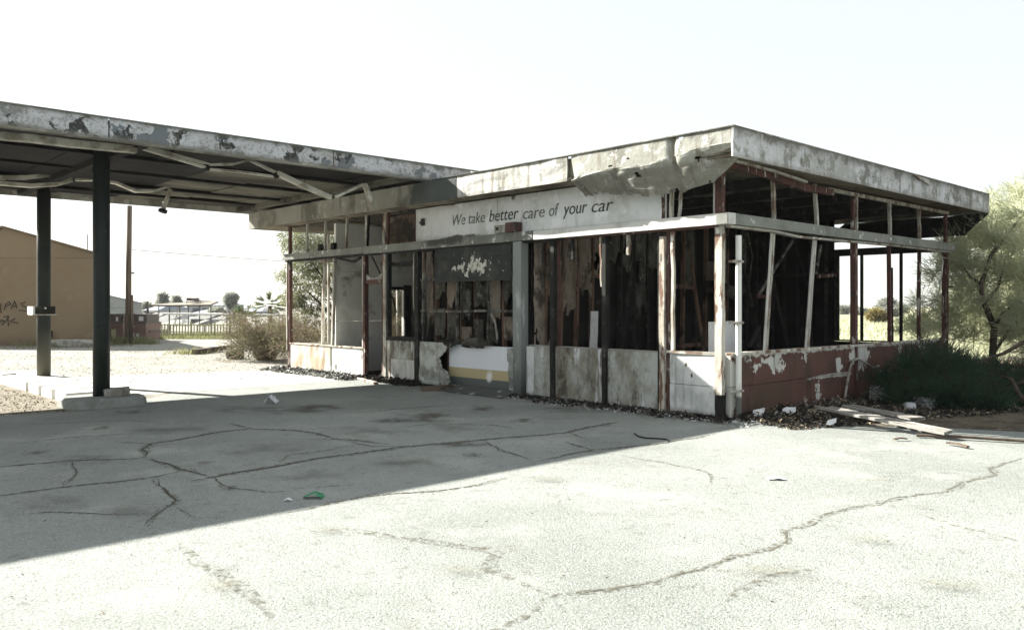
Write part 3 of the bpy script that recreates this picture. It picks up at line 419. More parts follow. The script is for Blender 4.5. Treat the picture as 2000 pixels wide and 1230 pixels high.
# knee panels
def knee(u0, u1, z0, z1, mat, v0=-.03, v1=.06, amp=.006, ragged=True):
    s = random.random()*40; n = max(5, int((u1-u0)*9))
    def d(a,b): return amp*nz(a*(u1-u0)*2.5+s, b*2+s)*(1 if 0 < b < 1 else .3)
    return MB().sheet((v0,u1,z0),(0,u0-u1,0),(0,0,z1-z0),n,6,v1-v0,d).build('knee_panel', mat, fw)
knee(.125,.90,.47,.90,M['knee_white']); knee(.125,.90,.06,.462,M['knee_white']); box('sill', M['steel'], fw, -.05,.09,.12,.97,.905,.945,.006)
knee(1.07,2.09,.05,.905,M['knee_soot']); knee(2.19,3.23,.05,.91,M['knee_soot']); knee(3.33,3.74,.07,.91,M['knee_soot']); knee(3.75,3.93,.03,.90,M['knee_white'])
box('sill', M['steel'], fw, -.01,.08,1.1,3.9,.912,.925,.004)
knee(7.16,8.02,.50,.88,M['knee_soot'],amp=.01); knee(7.16,8.02,.03,.495,M['knee_peel'],amp=.012); box('knee_stile', M['steel'], fw, -.035,.06,8.03,8.16,.03,.95,.004); box('sill', M['char'], fw, -.05,.12,7.15,8.2,.885,.96,.015)
knee(9.06,10.38,.05,.655,M['knee_peel'],amp=.012); knee(10.46,12.36,.07,.66,M['knee_rust'],amp=.008); box('sill', M['post_lit'], fw, -.05,.07,9.06,12.4,.664,.69,.006)
box('bottom_plate', M['char'], fw, -.075,.03,-.02,3.9,.012,.045,.006)
# the bay with the torn skin
box('banner_panel', M['banner'], fw, .035,.06,4.22,6.15,.03,.86)
def rag(a): return .52+.10*math.sin(a*7+.6)+.07*nz(a*13,2)
MB().sheet((-.05,7.0,.05),(0,-1.75,0),(0,0,.84),60,40,.01,lambda a,b: .035*nz(a*5.5,b*2.3,3)+.05*max(0,nz(a*4,b*1.4,8))+(.05*max(0,(a-rag(b)+.1)/.1) if a > rag(b)-.1 else 0),
    lambda a,b: a < rag(b)+.25*(1-min(1,b*3))*0+(.0 if b > .12 else -.05)).build('buckled_skin', M['crumple'], fw, smooth=True)
def rag2(b): return .45+.28*b+.05*nz(b*9,5)-.3*max(0,b-.75)
MB().sheet((-.04,4.55,.05),(0,-.37,0),(0,0,.80),14,20,.01,lambda a,b: .02*nz(a*3,b*4,1),lambda a,b: a > rag2(1-b)*.75).build('torn_skin', M['crumple'], fw)
MB().sheet((-.46,6.0,.02),(0,-1.9,0),(.40,0,.09),16,5,.01,lambda a,b: .025*nz(a*4,b*3,6),lambda a,b: True).build('peeled_skirt', M['pilaster'], fw)
for u in (6.92,5.85,4.95,4.25): post(u,.04,M['bar_dark'],.88,2.10,.05,-.01,name='window_bar',jit=.012)
for z in (1.50,2.12): MB().bar([(-.01,7.0,z),(-.01,5.9,z-.01),(-.01,4.9,z+.01),(-.01,4.2,z)],.045,.045,jit=.012).build('window_bar', M['bar_dark'], fw)
MB().bar([(-.02,4.95,2.1),(-.03,4.9,1.6),(-.05,4.82,1.35),(-.05,4.86,.95)],.03,.02,jit=.01).build('hanging_strip', M['insul_grey'], fw)
MB().bar([(-.02,4.9,1.5),(-.06,4.72,1.3),(-.05,4.66,1.0)],.03,.02,jit=.01).build('hanging_strip', M['steel'], fw)
# burnt board over that bay, in three planks
for k, (za, zb) in enumerate(((2.50,2.685),(2.24,2.495),(2.05,2.235))):
    MB().sheet((-.10-.004*k,6.42,za),(0,-2.18,0),(0,0,zb-za),22,4,.025,lambda a,b: .006*nz(a*6,b*2,k),lambda a,b: k < 2 or b > .5*max(0,nz(a*5,4))).build('board_plank', M['blackboard'], fw)
for u in np.arange(4.35, 7.0, .40): MB().bar([(.22,u,.06),(.22,u+.02,1.3),(.22,u+random.uniform(-.04,.04),2.8)],.045,.09,up=(1,0,0)).build('wall_stud', M['stud'], fw)
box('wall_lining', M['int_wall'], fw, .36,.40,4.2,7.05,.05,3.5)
def clump(u, z, w, h, mat, v=.12, depth=.12, par=fw, ax='u'):
    s = random.random()*60
    def dsp(a,b):
        e = (1-(2*a-1)**2)*(1-(2*b-1)**2)
        return depth*e+.5*depth*nz(a*3.2+s,b*3.2,s)+.22*depth*nz(a*9+s,b*9,s)
    def kp(a,b): return ((2*a-1)**2+(2*b-1)**2) < .6+1.0*nz(a*2.6+s,b*2.2,s+4)+.5*nz(a*9,b*5,s)+.25*nz(a*20,b*12,s)
    if ax == 'u': m = MB().sheet((v,u+w/2,z-h/2),(0,-w,0),(0,0,h),34,34,.012,dsp,kp)
    else: m = MB().sheet((u-w/2,v,z-h/2),(w,0,0),(0,0,h),38,38,.012,dsp,kp)
    return m.build('insulation_batt', mat, par, smooth=True)
e_batts = []
clump(5.35,.93,1.0,.24,M['insul_grey'],-.05,.14); clump(6.0,.90,.6,.2,M['insul_grey'],-.06,.1)
for i, (c0, c1, zt, zb) in enumerate(((6.98,6.78,2.75,.95),(6.72,6.40,1.55,.95),(6.7,6.42,2.7,1.7),(6.32,6.0,2.6,1.55),(6.3,6.05,1.45,.9),(5.92,5.6,2.5,1.3),(5.9,5.62,1.2,.92),(5.5,5.2,2.3,1.55),(5.5,5.25,1.35,.9),(5.12,4.8,2.5,1.25),(5.1,4.85,1.2,.9),(4.72,4.4,2.4,1.6),(4.7,4.42,1.4,.95))):
    e_batts.append((c0,c1,zt,zb,'insul_grey' if i % 3 else 'insul'))
# --- right wall (y = u = 0 plane)
rw = grp('side_wall')
for v0, v1 in ((-.16,3.42),(3.43,4.72),(4.73,8.32)): MB().box(v0,v1,-.15,.03,ZT0,ZT1,.004).build('transom_rail', M['rail'], rw)
MB().bar([(.02,-.06,ZT0-.02),(1.2,-.06,ZT0-.02),(1.9,-.06,ZT0-.06),(3.0,-.06,ZT0-.05),(5.4,-.06,ZT0-.02),(8.2,-.06,ZT0-.02)],.10,.03).build('transom_trim', M['steel'], rw)
box('transom_trim', M['rust'], rw, -.1,8.2,-.06,.0,ZT1+.001,ZT1+.02,.004)
def pr(v0, v1, w, mat, z0, z1, d=.06, name='mullion', mid=0., jit=.004):
    n = 7; MB().bar([(v0+(v1-v0)*i/(n-1)+mid*math.sin(math.pi*i/(n-1)), 0, z0+(z1-z0)*i/(n-1)) for i in range(n)], w, d, up=(0,1,0), jit=jit).build(name, mat, rw)
for v0, v1, w, m in ((1.33,1.30,.055,'steel'),(2.66,2.60,.055,'steel'),(3.95,3.95,.05,'rust'),(4.07,4.07,.045,'steel'),(5.45,5.43,.055,'steel'),(6.83,6.80,.05,'steel'),(8.16,8.16,.10,'rust')): pr(v0, v1, w, M[m], ZT1, 3.55, .05, 'clerestory_mullion')
pr(1.09,1.30,.045,M['steel'],.92,2.7); pr(2.34,2.60,.045,M['steel'],.92,2.7); pr(1.055,1.265,.018,M['rail_lit'],.92,2.7,.03,'peeling_strip'); pr(2.305,2.565,.018,M['rail_lit'],.92,2.7,.03,'peeling_strip'); pr(4.0,3.98,.10,M['rust'],0,2.7,.09,'post'); pr(4.07,4.07,.03,M['post_lit'],1.2,2.6,.03,'peeling_strip')
pr(5.44,5.40,.06,M['rust'],.9,2.7); pr(5.52,5.50,.03,M['char'],.9,2.3); pr(6.80,6.82,.05,M['rust'],.9,2.7,mid=-.02); pr(8.16,8.16,.11,M['rust'],0,2.7,.10,'post')
MB().bar([(7.85,-.03,2.68),(7.92,-.04,2.5),(7.8,-.04,2.1),(7.6,-.05,1.75)],.025,.02).build('hanging_strip', M['steel'], rw)
box('pipe_stub', M['char'], rw, 8.2,8.5,-.04,-.01,1.98,2.01)
for v0, v1 in ((.10,3.94),(4.06,8.10)):
    for k, (z0, z1) in enumerate(((.04,.455),(.465,.90))):
        MB().sheet((v0,-.03,z0),(v1-v0,0,0),(0,0,z1-z0),int((v1-v0)*7),4,.07,lambda a,b: .006*nz(a*7+k*9,b*2)).build('cladding_board', M['red_board'], rw)
box('sill', M['post_lit'], rw, .1,8.1,-.055,.07,.905,.935,.008)
dp = MB().tube([(.20,-.10,.0),(.20,-.10,.8),(.20,-.10,1.6),(.20,-.10,2.58)], .042, 14).build('downspout', M['pipe_white'], rw, smooth=False)
for z in (.40,1.35,2.2): box('pipe_clip', M['steel'], dp, .02,.25,-.155,-.05,z,z+.03)
MB().tube([PU(*p,-.08) for p in ((1648,792),(1652,765),(1657,735),(1662,712),(1668,703),(1675,700),(1690,708),(1703,718),(1713,716),(1716,714))], .022, 8).build('loose_conduit', M['hose'], rw, smooth=True)
# --- back wall (v = 8.2)
bw = grp('back_wall')
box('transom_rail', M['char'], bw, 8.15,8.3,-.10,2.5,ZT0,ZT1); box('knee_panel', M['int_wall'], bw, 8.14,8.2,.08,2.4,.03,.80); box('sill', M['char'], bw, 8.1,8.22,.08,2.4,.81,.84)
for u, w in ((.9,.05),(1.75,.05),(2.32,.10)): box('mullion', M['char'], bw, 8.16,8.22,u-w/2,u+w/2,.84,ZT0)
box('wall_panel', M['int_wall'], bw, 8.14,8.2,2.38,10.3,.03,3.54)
for u in np.arange(2.5, 4.0, .33): MB().bar([(8.0,u,.05),(8.0,u+random.uniform(-.05,.05),3.5)],.05,.09,up=(1,0,0)).build('wall_stud', M['char'], bw)
box('crossbeam', M['char'], bw, 7.9,8.0,2.3,4.0,2.28,2.36)
# --- partitions inside
pw = grp('stud_partition')
for i, v in enumerate(np.arange(.35, 8.1, .41)):
    ln = random.uniform(-.07,.07); m = M['stud'] if i < 5 or i in (9,10,12,14) else M['char']
    MB().bar([(v-ln,3.86,.05),(v,3.86,1.6),(v+ln*.6,3.86,3.5)],.05,.09,up=(0,1,0)).build('wall_stud', m, pw)
for v0, v1, z in ((.4,1.2,1.86),(1.2,1.62,2.02),(1.6,2.0,2.12),(4.0,4.9,1.95),(5.2,6.1,1.9),(4.3,5.6,.72)): box('blocking', M['stud'], pw, v0,v1,3.82,3.90,z,z+.09,.01)
box('wall_lining', M['int_wall'], pw, .1,8.1,3.93,3.97,.05,3.5)
def batt(c0, c1, zt, zb, mat, off, par, ax, depth=.05, rag=.35):
    sd = random.random()*60; w = abs(c1-c0); h = zt-zb
    def dsp(a,b): return depth*(1-(2*a-1)**2)+.6*depth*nz(a*2+sd,b*h*2.5,sd)+.3*depth*nz(a*6+sd,b*h*8,sd)
    def kp(a,b): return b > rag*abs(nz(a*1.6+sd,2))+.25*rag*abs(nz(a*7,sd)) and nz(a*2.2*w/.4+sd,b*h*1.7,sd+3)+.4*nz(a*6,b*h*5,sd) > -.42
    if ax == 'u': m = MB().sheet((off,max(c0,c1),zb),(0,-w,0),(0,0,h),18,int(h*26)+4,.015,dsp,kp)
    else: m = MB().sheet((min(c0,c1),off,zb),(w,0,0),(0,0,h),18,int(h*26)+4,.015,dsp,kp)
    return m.build('insulation_batt', mat, par, smooth=True)
for c0, c1, zt, zb, m in ((.08,.34,3.4,.1,'insul'),(.36,.75,3.4,.3,'insul'),(.77,1.16,3.45,1.35,'insul'),(1.18,1.57,3.45,1.75,'insul'),(1.6,1.98,3.45,2.1,'insul'),(2.0,2.38,3.4,2.35,'insul_grey'),(2.42,2.8,3.4,2.2,'insul_grey'),(2.85,3.2,3.4,1.4,'insul_grey'),(3.25,3.6,3.4,2.3,'insul_grey'),(3.7,4.0,3.4,2.4,'insul_grey'),(4.5,4.85,3.4,2.0,'insul_grey'),(5.7,6.1,3.4,1.9,'insul_grey'),(6.5,6.9,3.4,2.2,'insul_grey')): batt(c0,c1,zt,zb,M[m],3.84,pw,'v')
for c0, c1, zt, zb, m in e_batts: batt(c0,c1,zt,zb,M[m],.14,fw,'u',.07,.5)
MB().sheet((.25,3.74,1.9),(.25,0,0),(-.1,-.15,.8),6,10,.01,lambda a,b: .02*nz(a*3,b*4)).build('peeled_lining', M['int_tan'], pw)
MB().sheet((1.25,3.7,.5),(.3,0,0),(.04,0,1.0),6,10,.012,lambda a,b: .015*nz(a*3,b*4),lambda a,b: a > .25+.5*b*abs(nz(b*6,1))).build('peeled_lining', M['white'], pw)
box('wall_box', M['insul'], pw, 5.2,5.42,3.62,3.8,2.15,2.55,.01); MB().tube([(5.6,3.6,1.95),(5.9,3.5,1.85),(6.2,3.55,2.0)],.14,10).build('duct_piece', M['insul_grey'], pw)
gw = grp('plaster_partition')
def gwall(v0,v1,z0,z1,mat='plaster'): box('plaster_panel', M[mat], gw, v0,v1,10.36,10.44,z0,z1)
for z0, z1 in ((.05,1.24),(1.25,2.39),(2.40,3.5)):
    gwall(.06,1.58,z0,z1)
    if z1 > 2.3 and z0 > 2: gwall(1.584,3.0,z0,z1)
gwall(1.584,1.96,.05,.85); gwall(1.584,1.96,1.98,2.394); gwall(1.964,3.0,.05,2.394)
for a in ((1.5,1.57,.85,2.05),(1.96,2.16,.8,2.1)): box('window_frame', M['char'], gw, a[0],a[1],10.30,10.355,a[2],a[3],.008)
box('window_frame', M['char'], gw, 1.57,1.96,10.30,10.355,1.98,2.06); box('window_frame', M['char'], gw, 1.57,1.96,10.30,10.355,.78,.86)
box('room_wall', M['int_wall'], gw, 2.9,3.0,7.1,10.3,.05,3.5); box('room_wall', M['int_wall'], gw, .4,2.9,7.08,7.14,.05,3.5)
# --- left end wall
lw = grp('end_wall')
box('transom_rail', M['fascia_shade'], lw, .04,3.3,12.40,12.56,ZT0,ZT1)
for v in (1.1,2.2,3.25): box('mullion', M['steel'], lw, v-.025,v+.025,12.43,12.48,.66,3.54)
box('knee_panel', M['knee_rust'], lw, .06,3.3,12.40,12.46,.03,.66); box('transom_rail', M['char'], lw, 3.2,3.3,10.5,12.4,ZT0,ZT1)
for u in (10.9,11.7): box('mullion', M['steel'], lw, 3.22,3.27,u,u+.05,0,3.54)
for a in ((9.7,.15),(10.3,.4)): box('outlet_box', M['dark_hole'], fw, .0,.08,a[0]-.1+.75,a[0]+.03+.75,ZT1,ZT1+.18)
# --- white board left standing in the side room
MB().poly([(1.0,.9,.2),(2.2,1.15,.2),(2.2,1.15,1.12),(1.95,1.1,1.35),(1.0,.9,1.35)], (0,.03,0)).build('lining_board', M['white'], pw)
MB().bar([(1.9,.75,.95),(2.35,.85,1.25),(2.35,.85,.9)],.05,.05).build('chair_frame', M['char'], pw)

for (a, b, u, w, m) in (((1548,470),(1482,577),1.6,.05,'bar_dark'),((1604,478),(1596,535),1.2,.05,'bar_dark'),((1596,540),(1632,537),1.9,.07,'rust'),((1478,578),(1503,580),1.6,.06,'rust'),((1470,600),(1440,470),2.6,.08,'char'),((1540,690),(1500,500),2.9,.09,'char'),((1560,500),(1618,690),3.0,.08,'char'),((1345,470),(1375,690),3.2,.07,'stud'),((1240,470),(1215,690),3.3,.07,'char')):
    MB().bar([PU(*a,u),(PU(*a,u)+PU(*b,u))*.5+Vector((.02,.02,0)),PU(*b,u)], w, w*.6, up=(0,1,0), jit=.01).build('fallen_strut', M[m], pw)
for (a, mid, b, u) in (((1100,468),(1104,540),(1098,560),3.2),((1232,468),(1236,500),(1230,530),2.9),((1345,455),(1350,510),(1342,530),2.0),((1460,455),(1470,500),(1462,560),1.2)):
    MB().tube([PU(*a,u),PU(*mid,u),PU(*b,u)], .012, 5).build('hanging_wire', M['insul_grey'], pw)
# ================================================================ lettered sign board
sign = bframe('sign_board', -.05, 0, 0); tag(sign, 'long smoke-stained white sign reading We take better care of your car', 'sign')
box('panel', M['sign'], sign, 0,.03,4.66,7.11,2.885,3.53); box('panel', M['sign'], sign, 0,.03,.965,4.65,2.885,3.53)
def text(s, u0, u1, zb, cap, mat):
    c = bpy.data.curves.new('lettering', 'FONT'); c.body = s; c.size = 1; c.shear = .22; c.extrude = .004; c.offset = -.004
    o = bpy.data.objects.new('tmp', c); COL.objects.link(o); dg = bpy.context.evaluated_depsgraph_get(); me = bpy.data.meshes.new_from_object(o.evaluated_get(dg)); bpy.data.objects.remove(o)
    co = np.zeros(len(me.vertices)*3); me.vertices.foreach_get('co', co); co = co.reshape(-1,3); x0, x1 = co[:,0].min(), co[:,0].max()
    out = np.stack([-.006+co[:,2]*0-co[:,2], u0-(co[:,0]-x0)/(x1-x0)*(u0-u1), zb+co[:,1]*cap/.73], 1)
    me.vertices.foreach_set('co', out.ravel()); me.materials.clear(); me.materials.append(mat); me.update()
    return link(bpy.data.objects.new('lettering', me), sign)
def uu(px): return PV(px, 420, -.05).y
text('We take', uu(884), uu(947), 3.125, .215, M['letter_pale']); text('better', uu(956), uu(1013), 3.12, .225, M['letter'])
text('care', uu(1022), uu(1064), 3.10, .215, M['letter_pale']); text('of', uu(1073), uu(1092), 3.10, .215, M['letter_pale']); text('your', uu(1100), uu(1147), 3.095, .215, M['letter']); text('car', uu(1156), uu(1198), 3.085, .215, M['letter'])
MB().poly([(-.012,uu(1268),3.43),(-.012,uu(1250),3.33),(-.012,uu(1234),3.43)][::-1], (-.004,0,0)).build('painted_triangle', M['letter'], sign)
box('burnt_outlet', M['dark_hole'], sign, -.03,-.004,uu(830),uu(824),3.19,3.33); box('burnt_outlet', M['dark_hole'], sign, -.025,-.004,uu(825),uu(821),3.23,3.28)
jb = bframe('junction_box', -.08, 0, 0); tag(jb, 'rusty split metal junction box below the lettering', 'box')
box('housing', M['knee_soot'], jb, -.12,.02,uu(1001)+.03,uu(978),2.885,3.02,.006); box('cover', M['rust'], jb, -.14,.02,uu(1020),uu(1002)+.02,2.885,3.05,.006); box('knockout', M['dark_hole'], jb, -.128,-.118,uu(986),uu(981),2.93,2.985)

# ================================================================ canopy
can = bframe('forecourt_canopy'); tag(can, 'wide flat forecourt canopy with peeling white fascia and sooty underside on green columns', 'canopy')
VA, VB, UA, UB, ZC0, ZC1 = -16.0, .45, 6.0, 13.8, 3.95, 4.24
edges = [VB, -2.6, -6.2, -9.4, -12.8, VA]
for a, b in zip(edges[:-1], edges[1:]):
    s = b*1.3
    MB().sheet((b+.01,UA,ZC0),(a-b-.02,0,0),(0,0,ZC1-ZC0),int((a-b)*6),5,.03,lambda p,q: .014*nz(p*(a-b)*1.8+s,q*2,s)).build('fascia_panel', M['peel'], can)
    box('fascia_panel', M['fascia_shade'], can, b+.01,a-.01,UB-.03,UB,ZC0,ZC1)
box('fascia_lip', M['fascia_shade'], can, VA,VB-.9,UA+.002,UA+.12,ZC0-.018,ZC0+.02,.004)
box('fascia_panel', M['peel'], can, VA-.03,VA,UA,UB,ZC0,ZC1); box('roof_slab', M['deck'], can, VA+.01,VB,UA+.035,UB-.035,4.14,4.22)
box('fascia_top_trim', M['fascia_shade'], can, VA,VB+.2,UA-.02,UA+.06,ZC1+.001,ZC1+.016)
bays = [UA+.06,8.0,9.7,11.4,12.65,UB-.06]
for i, (u0, u1) in enumerate(zip(bays[:-1], bays[1:])):
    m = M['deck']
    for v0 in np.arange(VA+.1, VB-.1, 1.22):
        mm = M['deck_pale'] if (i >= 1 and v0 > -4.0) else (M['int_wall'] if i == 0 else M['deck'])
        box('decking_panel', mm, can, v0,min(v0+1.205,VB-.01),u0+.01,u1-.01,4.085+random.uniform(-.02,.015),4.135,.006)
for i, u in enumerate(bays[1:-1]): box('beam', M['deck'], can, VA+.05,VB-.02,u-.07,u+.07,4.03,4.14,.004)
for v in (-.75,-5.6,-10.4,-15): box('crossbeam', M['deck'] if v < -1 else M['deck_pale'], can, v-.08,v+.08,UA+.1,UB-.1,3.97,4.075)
for (v, u, m, lab) in ((-5.72,7.95,'column','dark green'),(-5.45,12.55,'column_worn','faded')):
    c = MB().tube([(v,u,.15),(v,u,1.3),(v,u,2.6),(v,u,4.08)], .128, 28, .128).build('column', M[m], can, smooth=True)
    for p in c.data.polygons:
        if abs(p.normal.z) > .9: p.use_smooth = False
# column box
cb = bframe('meter_box', -5.45-.02, 12.55-.02, 0); tag(cb, 'small dark metal box clamped round the far canopy column', 'box')
q = PU(92,606,12.4); zb = q.z
MB().box(-.20,.17,-.24,-.13,zb-.07,zb+.08,.004).build('case', M['char'], cb); MB().box(-.24,-.20,-.23,.2,zb-.08,zb+.08).build('side_plate', M['white'], cb); MB().box(-.25,.20,-.26,.1,zb-.10,zb-.08).build('base_plate', M['steel'], cb); MB().box(-.03,.0,-.25,-.24,zb+.03,zb+.06).build('latch', M['white'], cb)
# hanging light strips
def strip(label, segs, w=.11, h=.05, extra=()):
    c = W(*segs[0][0]); e = bframe('light_strip', 0,0,0); tag(e, label, 'light fitting')
    for pts in segs: MB().bar([Vector(p) for p in pts], w, h, up=(0,0,1)).build('housing', M['strip'], e)
    for pts, r in extra: MB().tube(pts, r, 6).build('loose_wire' if r < .02 else 'end_cap', M['char'], e)
    return e
def pl(u, *pp): return [PU(x,y,u) for x,y in pp]
strip('long straight light housing along the near edge of the canopy', [pl(6.62,(-150,244),(0,266),(60,271),(140,281),(265,293))], .14, .10)
strip('twisted light housing sagging from the canopy behind the near column', [pl(6.7,(277,290),(330,306),(400,327)), pl(6.7,(280,287),(345,304),(410,322),(455,321),(488,313),(540,338)), pl(6.75,(410,331),(470,336),(535,345))], .075, .035, [(pl(6.7,(403,322),(403,333)),.05)])
strip('dark bent light housing dropping towards the building fascia', [pl(6.7,(540,338),(590,362),(645,386))], .13, .07, [(pl(6.7,(590,361),(596,352)),.01),(pl(6.7,(536,338),(542,347)),.05)])
strip('pale folded light housing hanging over the building fascia', [pl(6.55,(657,384),(680,373),(704,362),(712,361),(718,375),(728,411))], .12, .05)
strip('looped light housing under the far left of the canopy', [pl(11.2,(-60,338),(0,347),(50,347),(95,342),(140,350)), pl(11.2,(-60,352),(0,358),(60,363),(110,360),(140,352))], .15, .07, [(pl(11.2,(13,348),(17,360)),.015)])
strip('sagging light housing with a hanging end near the far eave', [pl(11.2,(148,351),(195,352),(228,358),(265,374),(300,373),(330,365),(332,372),(325,392),(318,412))], .13, .05, [(pl(11.2,(330,366),(334,351)),.008),(pl(11.2,(319,409),(317,415)),.09)])

# ================================================================ pump island
isl = bframe('pump_island', -5.6, 10.2, 0); tag(isl, 'white slotted concrete pump island below the columns', 'island')
us = [-1.82,-.95,-.1,.8,3.95]
for a, b in zip(us[:-1], us[1:]): MB().box(-.50,.42,a+.11,b-.11,.0,.17,.003).build('kerb_block', M['island'], isl)
for a in us[1:-1]: box('slot_base', M['soil'], isl, -.1,.4,a-.109,a+.109,0,.04)
n = 28; prof = []
for i in range(n):
    t = 2*math.pi*i/n; c, s_ = math.cos(t), math.sin(t)
    prof.append((math.copysign(abs(c)**.5, c)*.60-.12, -2.32+math.copysign(abs(s_)**.6, s_)*.50))
m = MB(); m.add([(x*1.04,(y+2.32)*1.04-2.32,0) for x,y in prof]+[(x,y,.11) for x,y in prof]+[(x*.93,(y+2.32)*.93-2.32,.145) for x,y in prof],
    [(i,(i+1)%n,n+(i+1)%n,n+i) for i in range(n)]+[(n+i,n+(i+1)%n,2*n+(i+1)%n,2*n+i) for i in range(n)]+[tuple(range(2*n,3*n))]); m.build('island_end', M['island_grey'], isl)
box('bolt_plate', M['dark_hole'], isl, -.45,-.2,3.0,3.12,.161,.19)
def rock(name, loc, sx, sy, sz, mat, label, cat, group=None, rz=0., seed=0, sub=2, parent=None):
    bm = bmesh.new(); bmesh.ops.create_icosphere(bm, subdivisions=sub, radius=1)
    for v in bm.verts:
        d = v.co.copy(); k = 1+.28*nz(d.x*1.3+seed,d.y*1.3,d.z*1.3+seed)+.12*nz(d.x*4+seed,d.y*4,d.z*4)
        v.co = Vector((max(-.8,min(.8,d.x*k))*sx, max(-.8,min(.8,d.y*k))*sy, (max(-.62,min(.7,d.z*k))+.62)*sz))
    me = bpy.data.meshes.new(name); bm.to_mesh(me); bm.free(); me.materials.append(mat)
    o = link(bpy.data.objects.new(name, me), parent); o.location = loc; o.rotation_euler = (0,0,rz)
    if label: tag(o, label, cat, group)
    return o
p = G(222,772,.145); cc = MB().sheet((-.22,-.11,.12),(.44,0,0),(0,.22,0),10,6,.12,lambda a,b: .012*nz(a*5,b*5,2),lambda a,b: not (a > .85 and b < .3) and not (a < .1 and b > .7)).build('concrete_chunk', M['rubble'], None); cc.location = p; cc.rotation_euler = (.05,-.06,.1); tag(cc, 'broken grey concrete chunk lying against the near column', 'rubble')

# ================================================================ brown building on the left
Y0 = 33.0
bb = empty('brown_building', D(60,675,Y0)*1.0); bb.location.z = 0; tag(bb, 'windowless brown stucco building with shallow gable and graffiti behind the canopy', 'building')
ox, oy = bb.location.x, bb.location.y
def bx(px): return (px-1000)/F*Y0-ox
xl, xp, xr = bx(-196), bx(8), bx(207); zp, ze = D(0,446,Y0).z, D(0,503,Y0).z
MB().poly([(xl,0,0),(xr,0,0),(xr,0,ze),(xp,0,zp),(xl,0,ze)], (-11,18,0)).build('wall', M['stucco'], bb)
rf = MB().poly([(xl-.1,-.12,ze+.01),(xp,-.12,zp+.01),(xr+.1,-.12,ze+.01),(xr+.1,-.12,ze+.09),(xp,-.12,zp+.10),(xl-.1,-.12,ze+.09)], (-11.2,18.3,0)).build('roof', M['stucco_trim'], bb)
MB().box(bx(160),bx(161.2),.4,.43,ze+.3,ze+.95).build('vent_pipe', M['wire'], rf)
box('wall_joint', M['stucco_trim'], bb, bx(0),bx(190),-.012,.02,D(0,505,Y0).z,D(0,505,Y0).z+.03)
box('tap_box', M['char'], bb, bx(99),bx(103),-.12,0,.35,.6)
k = 300/1538
def scr(pts): return [Vector((bx(x*k), -.02, D(0, 560+y*k, Y0).z)) for x, y in pts]
for pts in ([(6,165),(12,262)],[(45,232),(58,172),(92,150),(108,172),(62,196)],[(112,222),(150,142),(172,216)],[(122,196),(168,192)],[(256,152),(212,166),(228,192),(288,212),(276,244),(190,236)],[(0,352),(42,346),(30,330),(6,340)],[(40,302),(92,296),(55,350),(18,384)],[(78,288),(86,392)],[(152,318),(100,346),(184,362)]):
    q = []
    for a, b in zip(pts[:-1], pts[1:]): q += [(a[0]+(b[0]-a[0])*t, a[1]+(b[1]-a[1])*t) for t in (0,.5)]
    MB().tube(scr(q+[pts[-1]]), .022, 5).build('graffiti', M['graffiti'], bb)
rock('rubble_heap', D(145,672,32.4)*1.0-Vector((0,0,D(145,672,32.4).z)), 1.2,.3,.22, M['rubble'], 'low pale rubble heap against the brown building', 'rubble', seed=5)

# ================================================================ vegetation helpers
def leaves(name, P, Dv, L, Wd, mat, parent=None, seg=1):
    """thin pointed blades at P along Dv (numpy arrays)"""
    n = len(P); Dv = Dv/np.linalg.norm(Dv, axis=1, keepdims=True); L = np.broadcast_to(np.asarray(L, float).reshape(-1,1), (n,1)); Wd = np.broadcast_to(np.asarray(Wd, float).reshape(-1,1), (n,1))
    rnd = RNG.normal(size=(n,3)); S = np.cross(Dv, rnd); S /= np.linalg.norm(S, axis=1, keepdims=True)+1e-9
    V = np.stack([P-S*Wd*.5, P+S*Wd*.5, P+Dv*L*.6+S*Wd*.45, P+Dv*L], 1).reshape(-1,3)
    me = bpy.data.meshes.new(name); me.vertices.add(4*n); me.vertices.foreach_set('co', V.ravel()); me.loops.add(4*n); me.loops.foreach_set('vertex_index', np.arange(4*n, dtype=np.int32))
    me.polygons.add(n); me.polygons.foreach_set('loop_start', np.arange(0, 4*n, 4, dtype=np.int32)); me.polygons.foreach_set('loop_total', np.full(n, 4, dtype=np.int32)); me.update(); me.validate(); me.materials.append(mat)
    return link(bpy.data.objects.new(name, me), parent)
def blob_pts(blobs, n, shell=.55):
    w = np.array([b[3]*b[4]*b[5] for b in blobs])**.75; idx = RNG.choice(len(blobs), n, p=w/w.sum()); B = np.array(blobs)[idx]
    d = RNG.normal(size=(n,3)); d /= np.linalg.norm(d, axis=1, keepdims=True); r = (shell+(1-shell)*RNG.random(n))[:,None]*RNG.random(n)[:,None]**.12
    return B[:,:3]+d*r*B[:,3:6], d
def subblobs(cx, cy, cz, rx, ry, rz, n, size, seed):
    rg = np.random.default_rng(seed); out = []
    for i in range(n):
        d = rg.normal(size=3); d /= np.linalg.norm(d); r = rg.random()**.4
        s = size*(.6+.8*rg.random()); out.append((cx+d[0]*rx*r, cy+d[1]*ry*r, cz+d[2]*rz*r, s, s, s*.75))
    return out
def branches(root, tips, r0, mat, parent, name='trunk', wob=.15, n=6):
    m = MB()
    for t, r in tips:
        a, b = Vector(root), Vector(t); pts = []
        for i in range(7):
            f = i/6; p = a.lerp(b, f); p.z = a.z+(b.z-a.z)*(f**.85); w = wob*math.sin(math.pi*f)
            pts.append(p+Vector((nz(f*2.5+t[0],1),nz(f*2.5+t[1],2),.4*nz(f*2.5,3)))*w*2)
        m.tube(pts, r, n, r*.25)
    return m.build(name, mat, parent, smooth=True)
